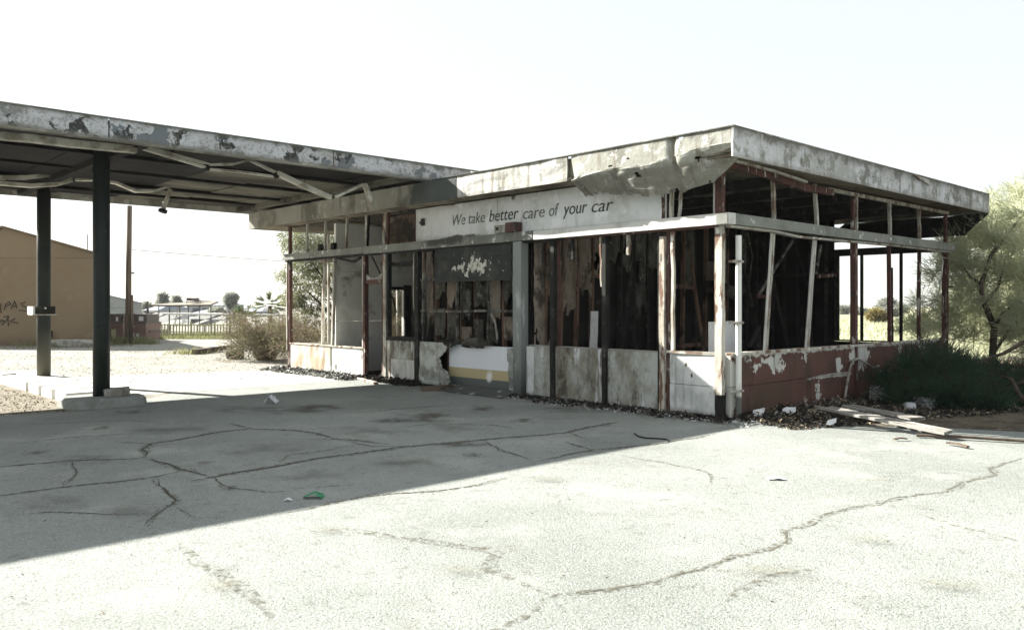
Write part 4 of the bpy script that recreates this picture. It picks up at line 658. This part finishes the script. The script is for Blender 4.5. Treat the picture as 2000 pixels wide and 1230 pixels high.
def tree(name, label, cat, loc, blobs, tips, mat, n, L, Wd, r0=.1, droop=.25, group=None, wob=.15, spread=1., bark='bark'):
    e = empty(name, loc); tag(e, label, cat, group)
    branches((0,0,-.1), [(t, r0*(.6+.4*random.random())) for t in tips], r0, M[bark], e, 'trunk', wob)
    P, d = blob_pts(blobs, n); dv = d*spread+RNG.normal(size=(n,3))*.6+np.array([0,0,-droop])
    leaves('crown', P, dv, L*(.6+.8*RNG.random(n)), Wd*(.7+.6*RNG.random(n)), mat, e)
    return e

# --- big feathery tree at the right of the building
TL = G(1935,748); 
def rel(px, py, y): q = D(px,py,y); return (q.x-TL.x, q.y-TL.y, q.z)
bl = []
for px, py, y, s in ((1870,490,18,.55),(1845,540,18.3,.5),(1825,590,18.5,.45),(1800,610,19,.4),(1785,640,19,.4),(1915,420,18.5,.6),(1955,390,19,.55),(1905,470,17.5,.75),(1960,440,18,.9),(2020,430,18.5,1.1),(1880,540,17.5,.7),(1940,530,17,.8),(2000,540,17.5,1.0),(2060,520,18,1.2),(1850,600,18,.55),(1900,620,17.5,.75),(1960,620,17,.75),(2030,640,17,1.0),(2100,640,18,1.3),(1830,640,18.5,.5),(1870,580,19,.6),(1985,400,19,.6),(2040,390,19,.9),(1920,590,19.5,1.0),(1990,600,20,1.2),(1960,500,20,1.2),(2130,500,19,1.5),(2150,600,18,1.5),(1805,640,19.5,.45)):
    c = rel(px,py,y); bl += subblobs(c[0],c[1],c[2],s,s,s*.8,9,s*.42,int(px+py))
ft = empty('tamarisk_tree', TL); tag(ft, 'large pale green feathery tree beside the right end of the building', 'tree')
tips = [rel(1975,420,17.5),rel(1905,500,17.2),rel(1890,560,17.5),rel(2010,470,18),rel(2040,560,17.5),rel(1990,440,18.5),rel(2090,600,17),rel(1930,520,18.5)]
m = MB()
for px in ((1935,748,17.16),(1942,640,17.0),(1920,585,16.9),(1916,555,16.9),(1935,500,17),(1975,450,17.3),(1992,425,17.5)),((1942,640,17),(1960,610,17),(1985,590,17.1),(2020,575,17.2)),((1916,555,16.9),(1895,540,16.9),(1880,520,17)),((1925,590,16.9),(1950,560,17),(1958,530,17.1),(1965,500,17.2)),((1940,690,17),(1975,640,17),(2010,610,17.2)),((1935,500,17),(1945,480,17.2),(1935,455,17.4)):
    pts = [rel(*a) for a in px]; r = .075 if px[0][1] > 700 else .035; m.tube(pts, r, 7, r*.25)
m.build('trunk', M['bark'], ft, smooth=True)
P, d = blob_pts(bl, 62000, .1); keepm = RNG.random(len(P)) < 1; P = P[keepm]; d = d[keepm]
sw = np.array([-.35,0,.30]); dv = d*.6+RNG.normal(size=P.shape)*.45+sw
leaves('crown', P, dv, .26*(.5+RNG.random(len(P))), .012*(.7+.8*RNG.random(len(P))), M['leaf_tam'], ft)
# --- dark brush in the building's shade, with bare limbs
BL = G(1820,800)
db = empty('shaded_brush', BL); tag(db, 'deep green feathery brush in the shade against the red wall', 'bush')
def rb(px, py, y): q = D(px,py,y); return (q.x-BL.x, q.y-BL.y, max(.03,q.z))
bl = []
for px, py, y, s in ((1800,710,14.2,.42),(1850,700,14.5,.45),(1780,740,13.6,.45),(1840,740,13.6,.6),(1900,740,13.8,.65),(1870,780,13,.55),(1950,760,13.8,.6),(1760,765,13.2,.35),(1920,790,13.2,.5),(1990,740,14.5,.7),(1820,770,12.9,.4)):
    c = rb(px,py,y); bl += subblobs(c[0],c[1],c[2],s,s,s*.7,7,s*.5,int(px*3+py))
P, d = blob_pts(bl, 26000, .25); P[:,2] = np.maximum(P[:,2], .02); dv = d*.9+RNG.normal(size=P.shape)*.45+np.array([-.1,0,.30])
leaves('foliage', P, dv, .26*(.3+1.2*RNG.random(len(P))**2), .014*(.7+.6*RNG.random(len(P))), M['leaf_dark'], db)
m = MB()
for px in ((2060,650,14.5),(2000,668,14.2),(1960,690,14),(1915,705,13.8),(1880,715,13.7)),((2040,700,14.6),(1990,715,14.3),(1940,712,14),(1900,705,13.9),(1870,700,13.8)),((2010,800,13),(1990,770,13),(1975,740,13.2),(1955,735,13.3),(1935,770,13.1)),((2050,740,13.8),(2000,745,13.6),(1960,760,13.4)),((1830,690,14.2),(1850,640,14.6),(1845,600,15),(1848,560,15.4)):
    m.tube([rb(*a) for a in px], .045, 7, .015)
m.build('limb', M['bark'], db, smooth=True)
leaves('twigs', P[:2200], dv[:2200]+np.array([0,0,.2]), .38, .010, M['bark'], db)
# --- left tree behind the end wall and the dry bush before it
TL2 = W(3.6, 14.0)
def r2(px, py, y): q = D(px,py,y); return (q.x-TL2.x, q.y-TL2.y, q.z)
bl = []
for px, py, y, s in ((585,470,25,.6),(570,545,24.6,.4),(562,570,24.6,.35),(600,490,25,.9),(640,480,25.5,1.0),(680,470,26,1.1),(590,540,25,.8),(620,560,25,.9),(660,540,26,1.0),(700,480,26.5,1.1),(580,590,25,.5),(610,610,24.5,.7),(650,600,25,.9),(575,520,24.5,.45),(770,600,26,1.2),(740,560,27,1.3),(790,500,28,1.4)):
    c = r2(px,py,y); bl += subblobs(c[0],c[1],c[2],s,s,s,7,s*.42,int(px*2+py))
tree('desert_willow', 'airy pale olive tree showing through the left end window frames', 'tree', TL2, bl, [r2(600,500,25),r2(640,480,25.4),r2(680,480,26),r2(590,560,25),r2(620,570,24.8),r2(700,500,26.4),r2(740,560,27)], M['leaf_olive'], 26000, .15, .022, .09, .5)
def twigbush(name, label, loc, rx, ry, h, n, seed, L=.5, mat='twig', wd=.010, leafmat=None, nl=0, group=None):
    rg = np.random.default_rng(seed); e = empty(name, loc); tag(e, label, 'bush', group)
    a = rg.random(n)*2*np.pi; el = rg.random(n)**.7; P0 = np.stack([np.cos(a)*rx*.25*rg.random(n), np.sin(a)*ry*.25*rg.random(n), np.zeros(n)], 1)
    d = np.stack([np.cos(a)*rx, np.sin(a)*ry, el*h*1.1+.1], 1)*(.55+.45*rg.random(n))[:,None]
    PP = []; DD = []; LL = []
    segs = 5; prev = P0
    for s in range(segs):
        f = (s+1)/segs; nxt = P0+d*f+np.stack([rg.normal(size=n)*.05*rx, rg.normal(size=n)*.05*ry, h*.28*np.sin(np.pi*f)+rg.normal(size=n)*.04*h-.2*h*f*f*(1-el)], 1); nxt[:,2] = np.maximum(nxt[:,2], .03)
        PP.append(prev); DD.append(nxt-prev); LL.append(np.linalg.norm(nxt-prev, axis=1)*1.05); prev = nxt
        if s >= 2:
            for q in range(2):
                PP.append(nxt); DD.append((nxt-P0)/np.linalg.norm(nxt-P0,axis=1,keepdims=True)+rg.normal(size=(n,3))*.6); LL.append(np.full(n, L*.35*h)*(.4+rg.random(n)))
    leaves('twigs', np.concatenate(PP), np.concatenate(DD)+1e-6, np.concatenate(LL), wd, M[mat], e)
    if nl:
        k2 = rg.integers(0, n, nl); P = (P0+d*(.55+.5*rg.random(n))[:,None])[k2]+rg.normal(size=(nl,3))*np.array([rx,ry,h])*.09; P[:,2] = np.abs(P[:,2])+.05
        leaves('foliage', P, rg.normal(size=(nl,3)), .07, .02, M[leafmat], e)
    return e
twigbush('dry_bush', 'round dry brown twig bush at the left end of the building', G(520,703), 1.15, 1.2, 1.35, 600, 4, .6, wd=.011, leafmat='leaf_olive', nl=4500)
twigbush('dry_bush', 'tangled brown bush filling the lowest left window bays', W(2.2,13.6), 2.0,1.3,1.25, 520, 9, .6, wd=.013, leafmat='leaf_olive', nl=3000)
twigbush('dry_bush', 'bare brown brush seen through the narrow inner window', W(6,15.5), 1.7,1.5,2.3, 500, 19, .6, wd=.02, leafmat='leaf_olive', nl=2500)

# ================================================================ left background
pe = empty('utility_pole', G(250,672)); tag(pe, 'weathered timber utility pole standing by the dumpsters', 'utility pole')
hp = D(253,402,pe.location.y).z
MB().tube([(0,0,0),(.02,0,1.5),(.03,0,3.4),(.07,0,hp)], .135, 14, .095).build('shaft', M['pole'], pe, smooth=True)
MB().tube([(.17,-.03,0),(.17,-.03,2.05)], .075, 10, .06).build('stub_post', M['pole'], pe, smooth=True)
box('step_bracket', M['wire'], pe, .10,.26,-.03,.03,D(0,533,pe.location.y).z-.04,D(0,533,pe.location.y).z+.03)
def wire(label, a, b, sag, r):
    pts = []
    for i in range(17): f = i/16; p = Vector(a).lerp(Vector(b), f); p.z -= sag*4*f*(1-f); pts.append(p)
    tag(MB().tube(pts, r, 4).build('power_line', M['wire'], None), label, 'wire')
wire('thin power line running right from the timber pole', D(258,488,34.4), D(900,528,48), .1, .012)
def dumpster(label, px0, px1, py, h, y, marks):
    e = empty('dumpster', ((px0-1000)/F*y, y, 0)); tag(e, label, 'dumpster', 'dumpsters by the pole'); w = (px1-px0)/F*y; d = 1.5
    m = MB(); m.add([(0,0,.1),(w,0,.1),(w,d,.1),(0,d,.1),(-.05,-.12,h),(w+.05,-.12,h),(w+.05,d,h),(-.05,d,h)],[(3,2,1,0),(4,5,6,7),(0,1,5,4),(1,2,6,5),(2,3,7,6),(3,0,4,7)]); bd = m.build('body', M['dumpster'], e)
    m = MB(); m.box(-.06,w+.06,-.14,d,h,h+.06); m.box(.05,w-.05,.2,d-.1,h+.06,h+.42); m.build('lid', M['dump_lid'], e)
    for x in (.12,w-.12): box('foot', M['char'], e, x-.06,x+.06,.1,.3,0,.1)
    box('side_pocket', M['dump_lid'], e, w+.05,w+.12,.2,d-.2,h*.5,h*.62)
    for mk in marks: mk(e, w, h)
    return e
def plate(x0,x1,z0,z1,mat,fy=-.16): return lambda e,w,h: box('sticker', M[mat], e, x0*w,x1*w,fy,fy+.012,z0*h,z1*h)
def stroke(pts): return lambda e,w,h: MB().tube([(x*w,-.15,z*h) for x,z in pts], .03, 5).build('graffiti', M['white'], e)
dumpster('brown dumpster with white scrawl right of the timber pole', 250,285,667,.80,37.0,[stroke([(.42,.85),(.25,.8),(.24,.55),(.4,.5)]),stroke([(.25,.4),(.4,.45),(.38,.2),(.5,.25)]),stroke([(.25,.05),(.45,.12)]),plate(.55,.68,.3,.45,'bag'),plate(.62,.72,.1,.25,'white'),plate(.5,.75,1.15,1.4,'white',.18)])
dumpster('brown dumpster partly hidden left of the timber pole', 205,240,668,.82,36.6,[plate(.45,.7,.1,.7,'picket'),plate(.5,.62,1.12,1.35,'white',.18),plate(.8,.95,1.12,1.35,'rust',.18)])
tag(box('plastic_sheet', M['white'], None, D(239,0,36.9).x,D(247,0,36.9).x,36.9,37.0,0,.75,.02), 'white plastic sheet propped between the two dumpsters', 'sheet')
gb = empty('grey_shed', ((235-1000)/F*62,62,0)); tag(gb, 'grey metal-sided shed with low roof behind the dumpsters', 'shed')
MB().poly([(-6,0,0),(1.6,0,0),(1.6,0,1.75),(-1.0,0,2.35),(-6,0,2.5)], (-6,9,0)).build('wall', M['grey_build'], gb)
MB().poly([(-6,-.2,2.52),(-1,-.2,2.37),(1.75,-.2,1.74),(1.75,-.2,1.82),(-1,-.2,2.46),(-6,-.2,2.6)], (-6.2,9.4,0)).build('roof', M['far_roof'], gb)
for z in (.75,1.4): box('siding_seam', M['far_roof'], gb, -6,1.6,-.03,.0,z,z+.05)
# picket fence
fy = 41.0; fz = fy/F
fe = empty('picket_fence', ((375-1000)*fz, fy, 0)); tag(fe, 'low pale yellow picket fence beyond the gravel lot', 'fence')
for i, px in enumerate(np.linspace(299, 448, 27)):
    x = (px-375)*fz; w = .05 if i not in (13,21) else .09
    box('picket', M['picket'], fe, x-w/2,x+w/2,-.02,.02,.05,.70+random.uniform(-.02,.02) if i not in (13,21) else .78)
for z in (.16,.62): box('rail', M['picket'], fe, (299-375)*fz,(448-375)*fz,.02,.05,z,z+.05)
for px, top, lab in ((289,588,'tall dark timber post at the left end of the picket fence'),(449,606,'dark crooked timber post at the right end of the picket fence')):
    p = empty('fence_post', ((px-1000)*fz, fy-.1, 0)); h = D(0,top,fy).z
    tag(MB().tube([(p.location.x,p.location.y,0),(p.location.x+.05,p.location.y,h*.5),(p.location.x+.02,p.location.y,h)], .06, 8, .05).build('timber_post', M['dark_post'], None), lab, 'post'); bpy.data.objects.remove(p)
y2 = 44.
rl = empty('pipe_rail', D(440,614,y2)); rl.location.z = 0; tag(rl, 'long white horizontal pipe rail above the picket fence', 'rail')
hz_ = D(0,614,y2).z; sx = lambda px: (px-440)/F*y2
MB().tube([(sx(318),0,hz_+.03),(sx(440),0,hz_),(sx(560),0,hz_-.03)], .05, 8).build('pipe', M['pipe_far'], rl)
for px in (330,412,443,500,552): MB().tube([(sx(px),.02,0),(sx(px),.02,hz_)], .03, 6).build('upright', M['dark_post'], rl)
y3 = 48.
sh = empty('shade_shelter', (D(350,600,y3).x, y3, 0)); tag(sh, 'flat brown shade roof on thin posts behind the picket fence', 'shelter')
s3 = lambda px: (px-350)/F*y3
za, zb_ = D(0,597,y3).z, D(0,594,y3).z
MB().poly([(s3(290),0,za-.02),(s3(330),0,za-.05),(s3(410),0,za-.02),(s3(385),3.5,zb_+.10),(s3(345),3.5,zb_+.14),(s3(292),3.5,zb_)][::-1], (0,0,.09)).build('roof', M['shade_roof'], sh)
MB().box(s3(348),s3(359),1.2,2.4,zb_+.2,zb_+.38).build('roof_hump', M['dump_lid'], sh)
for px in (308,329,349,366,388,410): MB().tube([(s3(px),.15,0),(s3(px),.15,za)], .028, 6).build('post', M['dark_post'], sh)
for px, py0, py1 in ((345,574,598),(366,579,600),(372,580,600)): MB().tube([(s3(px),1.5,D(0,py1,y3).z),(s3(px),1.5,D(0,py0,y3).z)], .02, 5).build('mast', M['wire'], sh)
MB().tube([(s3(336),.3,.4),(s3(346),.3,za)], .05, 6).build('white_brace', M['pipe_far'], sh)
def lathhouse(label, px0, px1, yy, n):
    e = empty('lath_roof', (D(px0,0,yy).x, yy, 0)); tag(e, label, 'shelter', 'slatted lath roofs'); w = (px1-px0)/F*yy; zt = D(0,613,yy).z; zl = D(0,634,yy).z
    for i in range(n):
        x = w*i/n; MB().bar([(x-.75,-.3,zl),(x+.45,2.2,zt+.05)], .14, .03).build('slat', M['slat'], e)
    for (z, y_, dx) in ((zl,-.3,-.75),(zt,2.2,.45)): MB().bar([(dx,y_,z-.04),(w+dx,y_,z-.04)],.06,.06).build('purlin', M['slat'], e)
    for x in (0,w*.5,w): MB().tube([(x-.75,-.28,0),(x-.75,-.28,zl)], .03, 6).build('post', M['dark_post'], e)
    return e
lathhouse('slatted lath roof just left of the tall fence post', 262,292,50,6); lathhouse('slatted lath roof behind the left half of the picket fence', 300,335,50,7); lathhouse('slatted lath roof behind the middle of the picket fence', 366,402,50,7); lathhouse('sparse lath roof near the right end of the picket fence', 414,440,50,4)
tag(MB().box(D(356,0,47).x,D(362,0,47).x,47,47.05,D(0,631,47).z,D(0,622,47).z).build('notice_panel', M['white'], None), 'small white framed panel under the shade roof', 'panel')
rock('boulder', G(317,659), .42,.3,.34, M['rubble'], 'grey boulder before the picket fence', 'rock', seed=11)
def house(label, px0, px1, pyt, pye, y, white=False):
    e = empty('far_house', (D(px0,0,y).x, y, 0)); tag(e, label, 'house', 'far houses'); w = (px1-px0)/F*y; ze = D(0,pye,y).z; zt = D(0,pyt,y).z
    wl_ = box('wall', M['far_white' if white else 'far_wall'], e, 0,w,0,10,0,ze)
    MB().add([(-.5,-.5,ze),(w+.5,-.5,ze),(w+.5,10.5,ze),(-.5,10.5,ze),(w*.22,5,zt),(w*.8,5,zt)],[(0,1,5,4),(1,2,5),(2,3,4,5),(3,0,4),(3,2,1,0)]).build('roof', M['far_roof'], e)
    for i in range(3): box('window', M['far_glass'], e, w*(.15+.3*i),w*(.15+.3*i)+1.2,-.05,0,ze*.35,ze*.75)
house('long pale house roof rising behind the shade shelter', 365,432,587,596,120); house('low far house with grey roof right of the tall thin tree', 466,505,601,608,120); house('small white gabled house behind the lath roofs', 288,304,592,606,95,True); house('low pale house behind the shelter posts', 385,425,600,611,95)
def fartree(label, px, py_top, py_bot, w_px, y, seed, mat='leaf_far', n=1500, name='far_tree', group='far trees', lw=(.5,.16), cat='tree', sparse=9):
    c = D(px,(py_top+py_bot)/2,y); r = w_px/2/F*y; h = (py_bot-py_top)/2/F*y
    bl = subblobs(0,0,c.z,r*.75,r*.75,h*.8,sparse,max(r,h)*.38,seed); bl = [(b[0],b[1],max(.2,b[2]),b[3],b[4],b[5]) for b in bl]
    return tree(name, label, cat, (c.x,y,0), bl, [(0,0,c.z+h*.5),(r*.4,0,c.z),(-r*.4,0,c.z)], M[mat], n, lw[0]*y/100, lw[1]*y/100, .12*y/80, .1, group)
for a in (('slim pointed far tree left of the shade shelter',318,576,606,16,100,1),('rounded far tree just right of the slim pointed one',342,580,604,16,105,2),('far tree low behind the tall fence post',287,588,612,22,100,3),('tall loose two-topped far tree right of the shelter',450,566,604,24,100,4),('broad low far bushes left of the dark fence post',425,598,616,40,90,5),('far trees low at the edge of the lot',262,592,615,26,110,6),('low hazy trees beyond the pipe rail',500,604,618,50,130,7)): fartree(*a)
def palm(label, px, pyt, pyb, y, spread, seed):
    rg = np.random.default_rng(seed); e = empty('fan_palm', ((px-1000)/F*y, y, 0)); tag(e, label, 'palm', 'fan palms'); zt = D(0,pyt,y).z
    MB().tube([(0,0,0),(.03,0,zt*.5),(0,0,zt)], .14, 9, .11).build('trunk', M['pole'], e)
    PP = []; DD = []
    for f in range(22):
        a = rg.random()*6.28; el = rg.uniform(-.5,1.2); d = np.array([math.cos(a)*math.cos(el), math.sin(a)*math.cos(el), math.sin(el)]); base = np.array([0,0,zt])+d*spread*.45
        for s in np.linspace(-1,1,11):
            t = np.cross(d, [0,0,1]); PP.append(base); DD.append(d+t*s*.9+np.array([0,0,-.25*abs(s)]))
    leaves('fronds', np.array(PP), np.array(DD), spread*.62, .05, M['leaf_palm'], e)
palm('short fan palm right of the picket fence', 476,624,655,42,.85,3); palm('taller fan palm behind the dry bush', 527,597,650,46,.95,8)
def tuft(label, px, py, w, h, n, mat='leaf_grass', cat='weeds'):
    c = G(px,py); P = RNG.normal(size=(n,3))*np.array([w*.4,w*.3,0]); P[:,2] = 0; dv = RNG.normal(size=(n,3))*np.array([.5,.5,0])+np.array([0,0,1.])
    o = leaves('weed_clump', P, dv, h*(.5+RNG.random(n)), h*.14, M[mat]); o.location = c; tag(o, label, cat, None, 'stuff')
tuft('green weeds left of the timber pole base',232,672,1.1,.32,220); tuft('green weeds right of the timber pole base',270,671,.9,.3,180); tuft('small weeds beyond the dumpsters',297,672,.5,.18,80); tuft('low weeds at the end of the lying timber',372,691,.9,.2,160); tuft('low grass along the foot of the brown building',130,675,3.2,.25,350)
gr = leaves('grass_strip', np.column_stack([RNG.uniform(D(290,0,41).x,D(470,0,41).x,4000), RNG.uniform(39.4,46,4000), np.zeros(4000)]), RNG.normal(size=(4000,3))*.5+np.array([0,0,1.]), .22, .03, M['leaf_grass']); tag(gr, 'short pale grass along the picket fence', 'grass', kind='stuff')
q0, q1 = G(380,692), G(451,684)
tag(MB().bar([q0+Vector((0,0,.08)), q1+Vector((0,0,.12))], .18, .16).build('lying_timber', M['plank_dark'], None), 'long timber lying on the gravel beyond the forecourt', 'timber')
rock('dark_heap', G(459,701), .32,.25,.22, M['char'], 'black heap lying beside the dry bush', 'heap', seed=21)
tag(MB().sheet(G(546,702)+Vector((0,0,.03)), (.22,.05,.30), (.12,.0,.22), 6,6,.01,lambda a,b: .04*nz(a*3,b*3)).build('cloth_scrap', M['white'], None), 'white scrap leaning at the left end of the knee wall', 'scrap')
tag(MB().bar([G(-20,741)+Vector((0,0,.05)),G(24,741)+Vector((0,0,.05))],.12,.1).build('dark_beam', M['rust'], None), 'dark red beam on the dirt at the left edge', 'beam')

# ================================================================ right background
for a in (('hazy spreading tree far off behind the side window',1745,581,628,66,120,31,'leaf_far',3200),('dark far tree behind the side room post',1680,600,625,34,140,32,'leaf_far',1500),('low hazy far tree at the back window edge',1650,598,622,30,150,33,'leaf_far',1200),('round golden dry bush in the scrub field',1716,608,630,42,75,34,'leaf_gold',1800)): fartree(*a[:6], a[6], a[7], a[8], name='far_tree' if a[7] == 'leaf_far' else 'golden_bush', cat='tree' if a[7] == 'leaf_far' else 'bush', sparse=14)
fartree('pale scrub bushes low behind the end post', 1790,612,640,70,50,36,'leaf_tam',2500,'scrub_bush',None,(.4,.1),'bush',14)
n = 9000; yy = RNG.uniform(24,95,n)**1; xx = RNG.uniform(.30,.60,n)*yy
sg = leaves('scrub_grass', np.column_stack([xx,yy,np.zeros(n)]), RNG.normal(size=(n,3))*.6+np.array([0,0,1.]), .35, .05, M['leaf_tam']); tag(sg, 'pale dry scrub grass covering the field behind the building', 'grass', kind='stuff')

# ================================================================ things on the ground
def plankbundle():
    for (a, b, w, h, z0, z1, lab, mt) in (((1603,793),(1852,843),.16,.035,.20,.10,'widest silvery weathered plank lying before the red wall','plank'),((1650,790),(1800,818),.12,.03,.16,.14,'short pale board lying behind the widest plank','plank'),((1680,812),(1848,848),.07,.03,.05,.04,'thin pale batten under the widest plank','plank'),((1610,800),(1700,815),.05,.03,.11,.06,'thin dark stick under the upper plank end','plank_dark')):
        p, q = G(*a, z0), G(*b, z1); e = empty('plank', p, math.atan2(q.y-p.y, q.x-p.x)); L = (q-p).length
        bm = MB().sheet((0,-w/2,0),(L,0,q.z-p.z),(0,w,.02),16,3,h,lambda s,t: .008*nz(s*5,t*3),lambda s,t: not (s > .93 and nz(s*40,t*6) > .1) and not (s < .06 and nz(s*30,t*9) > .05)); o = bm.build('plank', M[mt], None); o.location = e.location; o.rotation_euler = e.rotation_euler; bpy.data.objects.remove(e); tag(o, lab, 'plank')
plankbundle()
def bag(px, py, w, h, lab, seed, mat='bag'):
    p = G(px, py); o = rock('plastic_bag', p, w, w*.75, h, M[mat], lab, 'bag', 'pale bags by the red wall', rz=seed, seed=seed, sub=3)
    for q in o.data.polygons: q.use_smooth = True
bag(1715,784,.16,.20,'upright crumpled white bag leaning at the red wall',2.3); bag(1808,796,.20,.13,'rounded pale bag in the shaded brush',5.1); bag(1777,801,.12,.09,'small pale bag between two larger bags',7.7)
m = MB().poly([(0,0,0),(.30,0,0),(.24,0,.14),(.10,0,.20)], (0,.02,0)); 
for px, py, s, lab in ((1468,815,.8,'small white triangular scrap at the corner of the red wall'),(1527,812,.9,'bigger white torn scrap before the red wall'),(1613,832,.6,'pale curled scrap in front of the planks'),(1497,803,.7,'white scrap leaning on the foot of the red wall')):
    sd = random.random()*30; o = MB().sheet((0,0,0),(.22*s,.04,.02),(.05,.10*s,.12*s),6,6,.008,lambda a,b: .06*s*nz(a*3+sd,b*3,sd),lambda a,b: a+b > .35 and a-b < .7).build('white_scrap', M['paper'], None); o.location = G(px,py,.03); tag(o, lab, 'scrap', 'white scraps by the red wall')
def paper(name, px, py, sx, sy, h, mat, lab, cat, seed):
    o = MB().sheet((-sx/2,-sy/2,0),(sx,0,0),(0,sy,0),8,8,.003,lambda a,b: h*(1-abs(2*a-1))*.8+h*.5*abs(nz(a*4+seed,b*4,seed)),lambda a,b: nz(a*2.5+seed,b*2.5) > -.35).build(name, M[mat], None); o.location = G(px,py,.012); tag(o, lab, cat)
paper('paper_scrap',530,786,.20,.22,.13,'paper','white folded paper standing in the canopy shadow','paper',1); paper('paper_scrap',1515,934,.16,.10,.02,'paper','flat white scrap on the sunlit asphalt','paper',5); paper('plastic_scrap',613,970,.16,.11,.05,'green_plastic','green crumpled plastic scrap near the shadow edge','scrap',8); paper('paper_scrap',563,976,.06,.04,.02,'paper','tiny white curl left of the green plastic','paper',12)
tag(MB().tube([G(x,y,.014) for x,y in ((1239,846),(1248,852),(1262,855),(1285,856),(1300,857),(1305,859),(1306,861))], .009, 6).build('bent_rod', M['char'], None), 'thin black bent rod lying on the asphalt', 'rod')
tag(MB().box(0,.42,0,.16,0,.09,.012).build('timber_offcut', M['plank_dark'], None), 'short red and grey timber offcut before the torn panel', 'timber').location = G(822,764,.005)
bpy.data.objects['timber_offcut'].rotation_euler = (0,0,.12); bpy.data.objects['timber_offcut'].scale = (1.5,1.3,1)
for i, (a, b, r, lab) in enumerate((((1000,772),(880,757),.02,'long thin board lying below the striped panel'),((1745,857),(1770,856),.012,'short twig on the pale asphalt by the planks'),((1850,864),(1890,872),.015,'dark stick on the asphalt right of the planks'),((1790,850),(2010,862),.02,'long dark stick along the verge at right'),((735,748),(640,722),.03,'pale strip of trim lying before the left knee wall'))):
    p, q = G(*a,.03), G(*b,.03); tag(MB().bar([p,p.lerp(q,.5)+Vector((0,.01,.01)),q], r*3, r*1.3, jit=.01).build('stick' if i != 4 else 'trim_strip', M['plank_dark' if i not in (4,) else 'post_lit'], None), lab, 'stick' if i != 4 else 'trim')
def debris(name, label, n, place, size, mat, flatness=.35, hmax=.05):
    P = np.array([place() for _ in range(n)]); A = RNG.normal(size=(n,3)); A[:,2] *= flatness; A /= np.linalg.norm(A,axis=1,keepdims=True); o = leaves(name, P, A, size*(.4+1.4*RNG.random(n)), size*(.25+.5*RNG.random(n)), mat); tag(o, label, 'debris', kind='stuff')
def along(u0, u1, v0, v1, hz=.05):
    def f():
        u = random.uniform(u0,u1); t = random.random()**1.6*(.45+.9*abs(nz(u*1.7,3))); p = W(v0+(v1-v0)*t, u); return (p.x,p.y,.012+random.random()*hz*(1-t))
    return f
debris('charred_debris', 'charred debris along the foot of the front wall', 5200, along(-.2,4.1,-.06,-.55,.06), .045, M['shard_dark'])
debris('pale_shards', 'pale glass and paint flakes along the front wall', 1900, along(-.6,4.2,-.06,-.85,.05), .032, M['shard_white'])
debris('charred_debris', 'charred debris at the door threshold', 1200, along(6.9,9.0,-.05,-.5,.10), .07, M['shard_dark']); debris('pale_shards', 'pale rubble flakes before the left knee wall', 3000, along(9.0,12.9,-.05,-1.1,.08), .06, M['shard_white']); debris('charred_debris', 'dark litter before the left knee wall', 900, along(9.0,12.9,-.05,-.9,.08), .08, M['shard_dark'])
def verge():
    v = random.uniform(.1,7.5); t = random.random()**1.2; p = W(v-.2*t, -.08-t*(1.0+v*.35)); return (p.x,p.y,.012+random.random()*.10*(1-t))
debris('charred_debris', 'charred litter before the red wall', 6500, verge, .06, M['shard_dark']); debris('tan_litter', 'tan splinters and dead leaves before the red wall', 2600, verge, .05, M['shard_tan']); debris('pale_shards', 'white flakes scattered before the red wall', 700, verge, .04, M['shard_white'])
def lot():
    y = random.uniform(4.2,14); x = random.uniform(-.62,.62)*y; return (x,y,.012)
debris('grit', 'fine dark grit scattered over the asphalt', 700, lot, .014, M['shard_tan']); debris('glass_specks', 'bright glass specks scattered over the asphalt', 500, lot, .012, M['shard_white'])
def dirt():
    p = W(random.uniform(-9,-6.2), random.uniform(7.4,12)); return (p.x,p.y,.01)
debris('dead_leaves', 'dead leaves on the dirt beside the pump island', 1800, dirt, .035, M['shard_tan'])
def gravel():
    y = random.uniform(17,31); x = random.uniform(-.62,-.27)*y; return (x,y,.01)
debris('gravel', 'loose gravel over the lot behind the canopy', 5000, gravel, .03, M['rubble'])

# ================================================================ haze
hz = MB().box(-700,700,-50,1400,-1,16).build('haze', None, None); hz.data.materials.clear()
hm = bpy.data.materials.new('haze'); hm.use_nodes = True; hn = hm.node_tree; hn.nodes.remove(hn.nodes['Principled BSDF'])
pv = hn.nodes.new('ShaderNodeVolumePrincipled'); pv.inputs['Color'].default_value = (.95,.97,1,1); pv.inputs['Density'].default_value = .0002; pv.inputs['Anisotropy'].default_value = .3
hn.links.new(pv.outputs[0], hn.nodes['Material Output'].inputs['Volume']); hz.data.materials.append(hm); hz['kind'] = 'stuff'; hz['label'] = 'pale warm haze in the air'
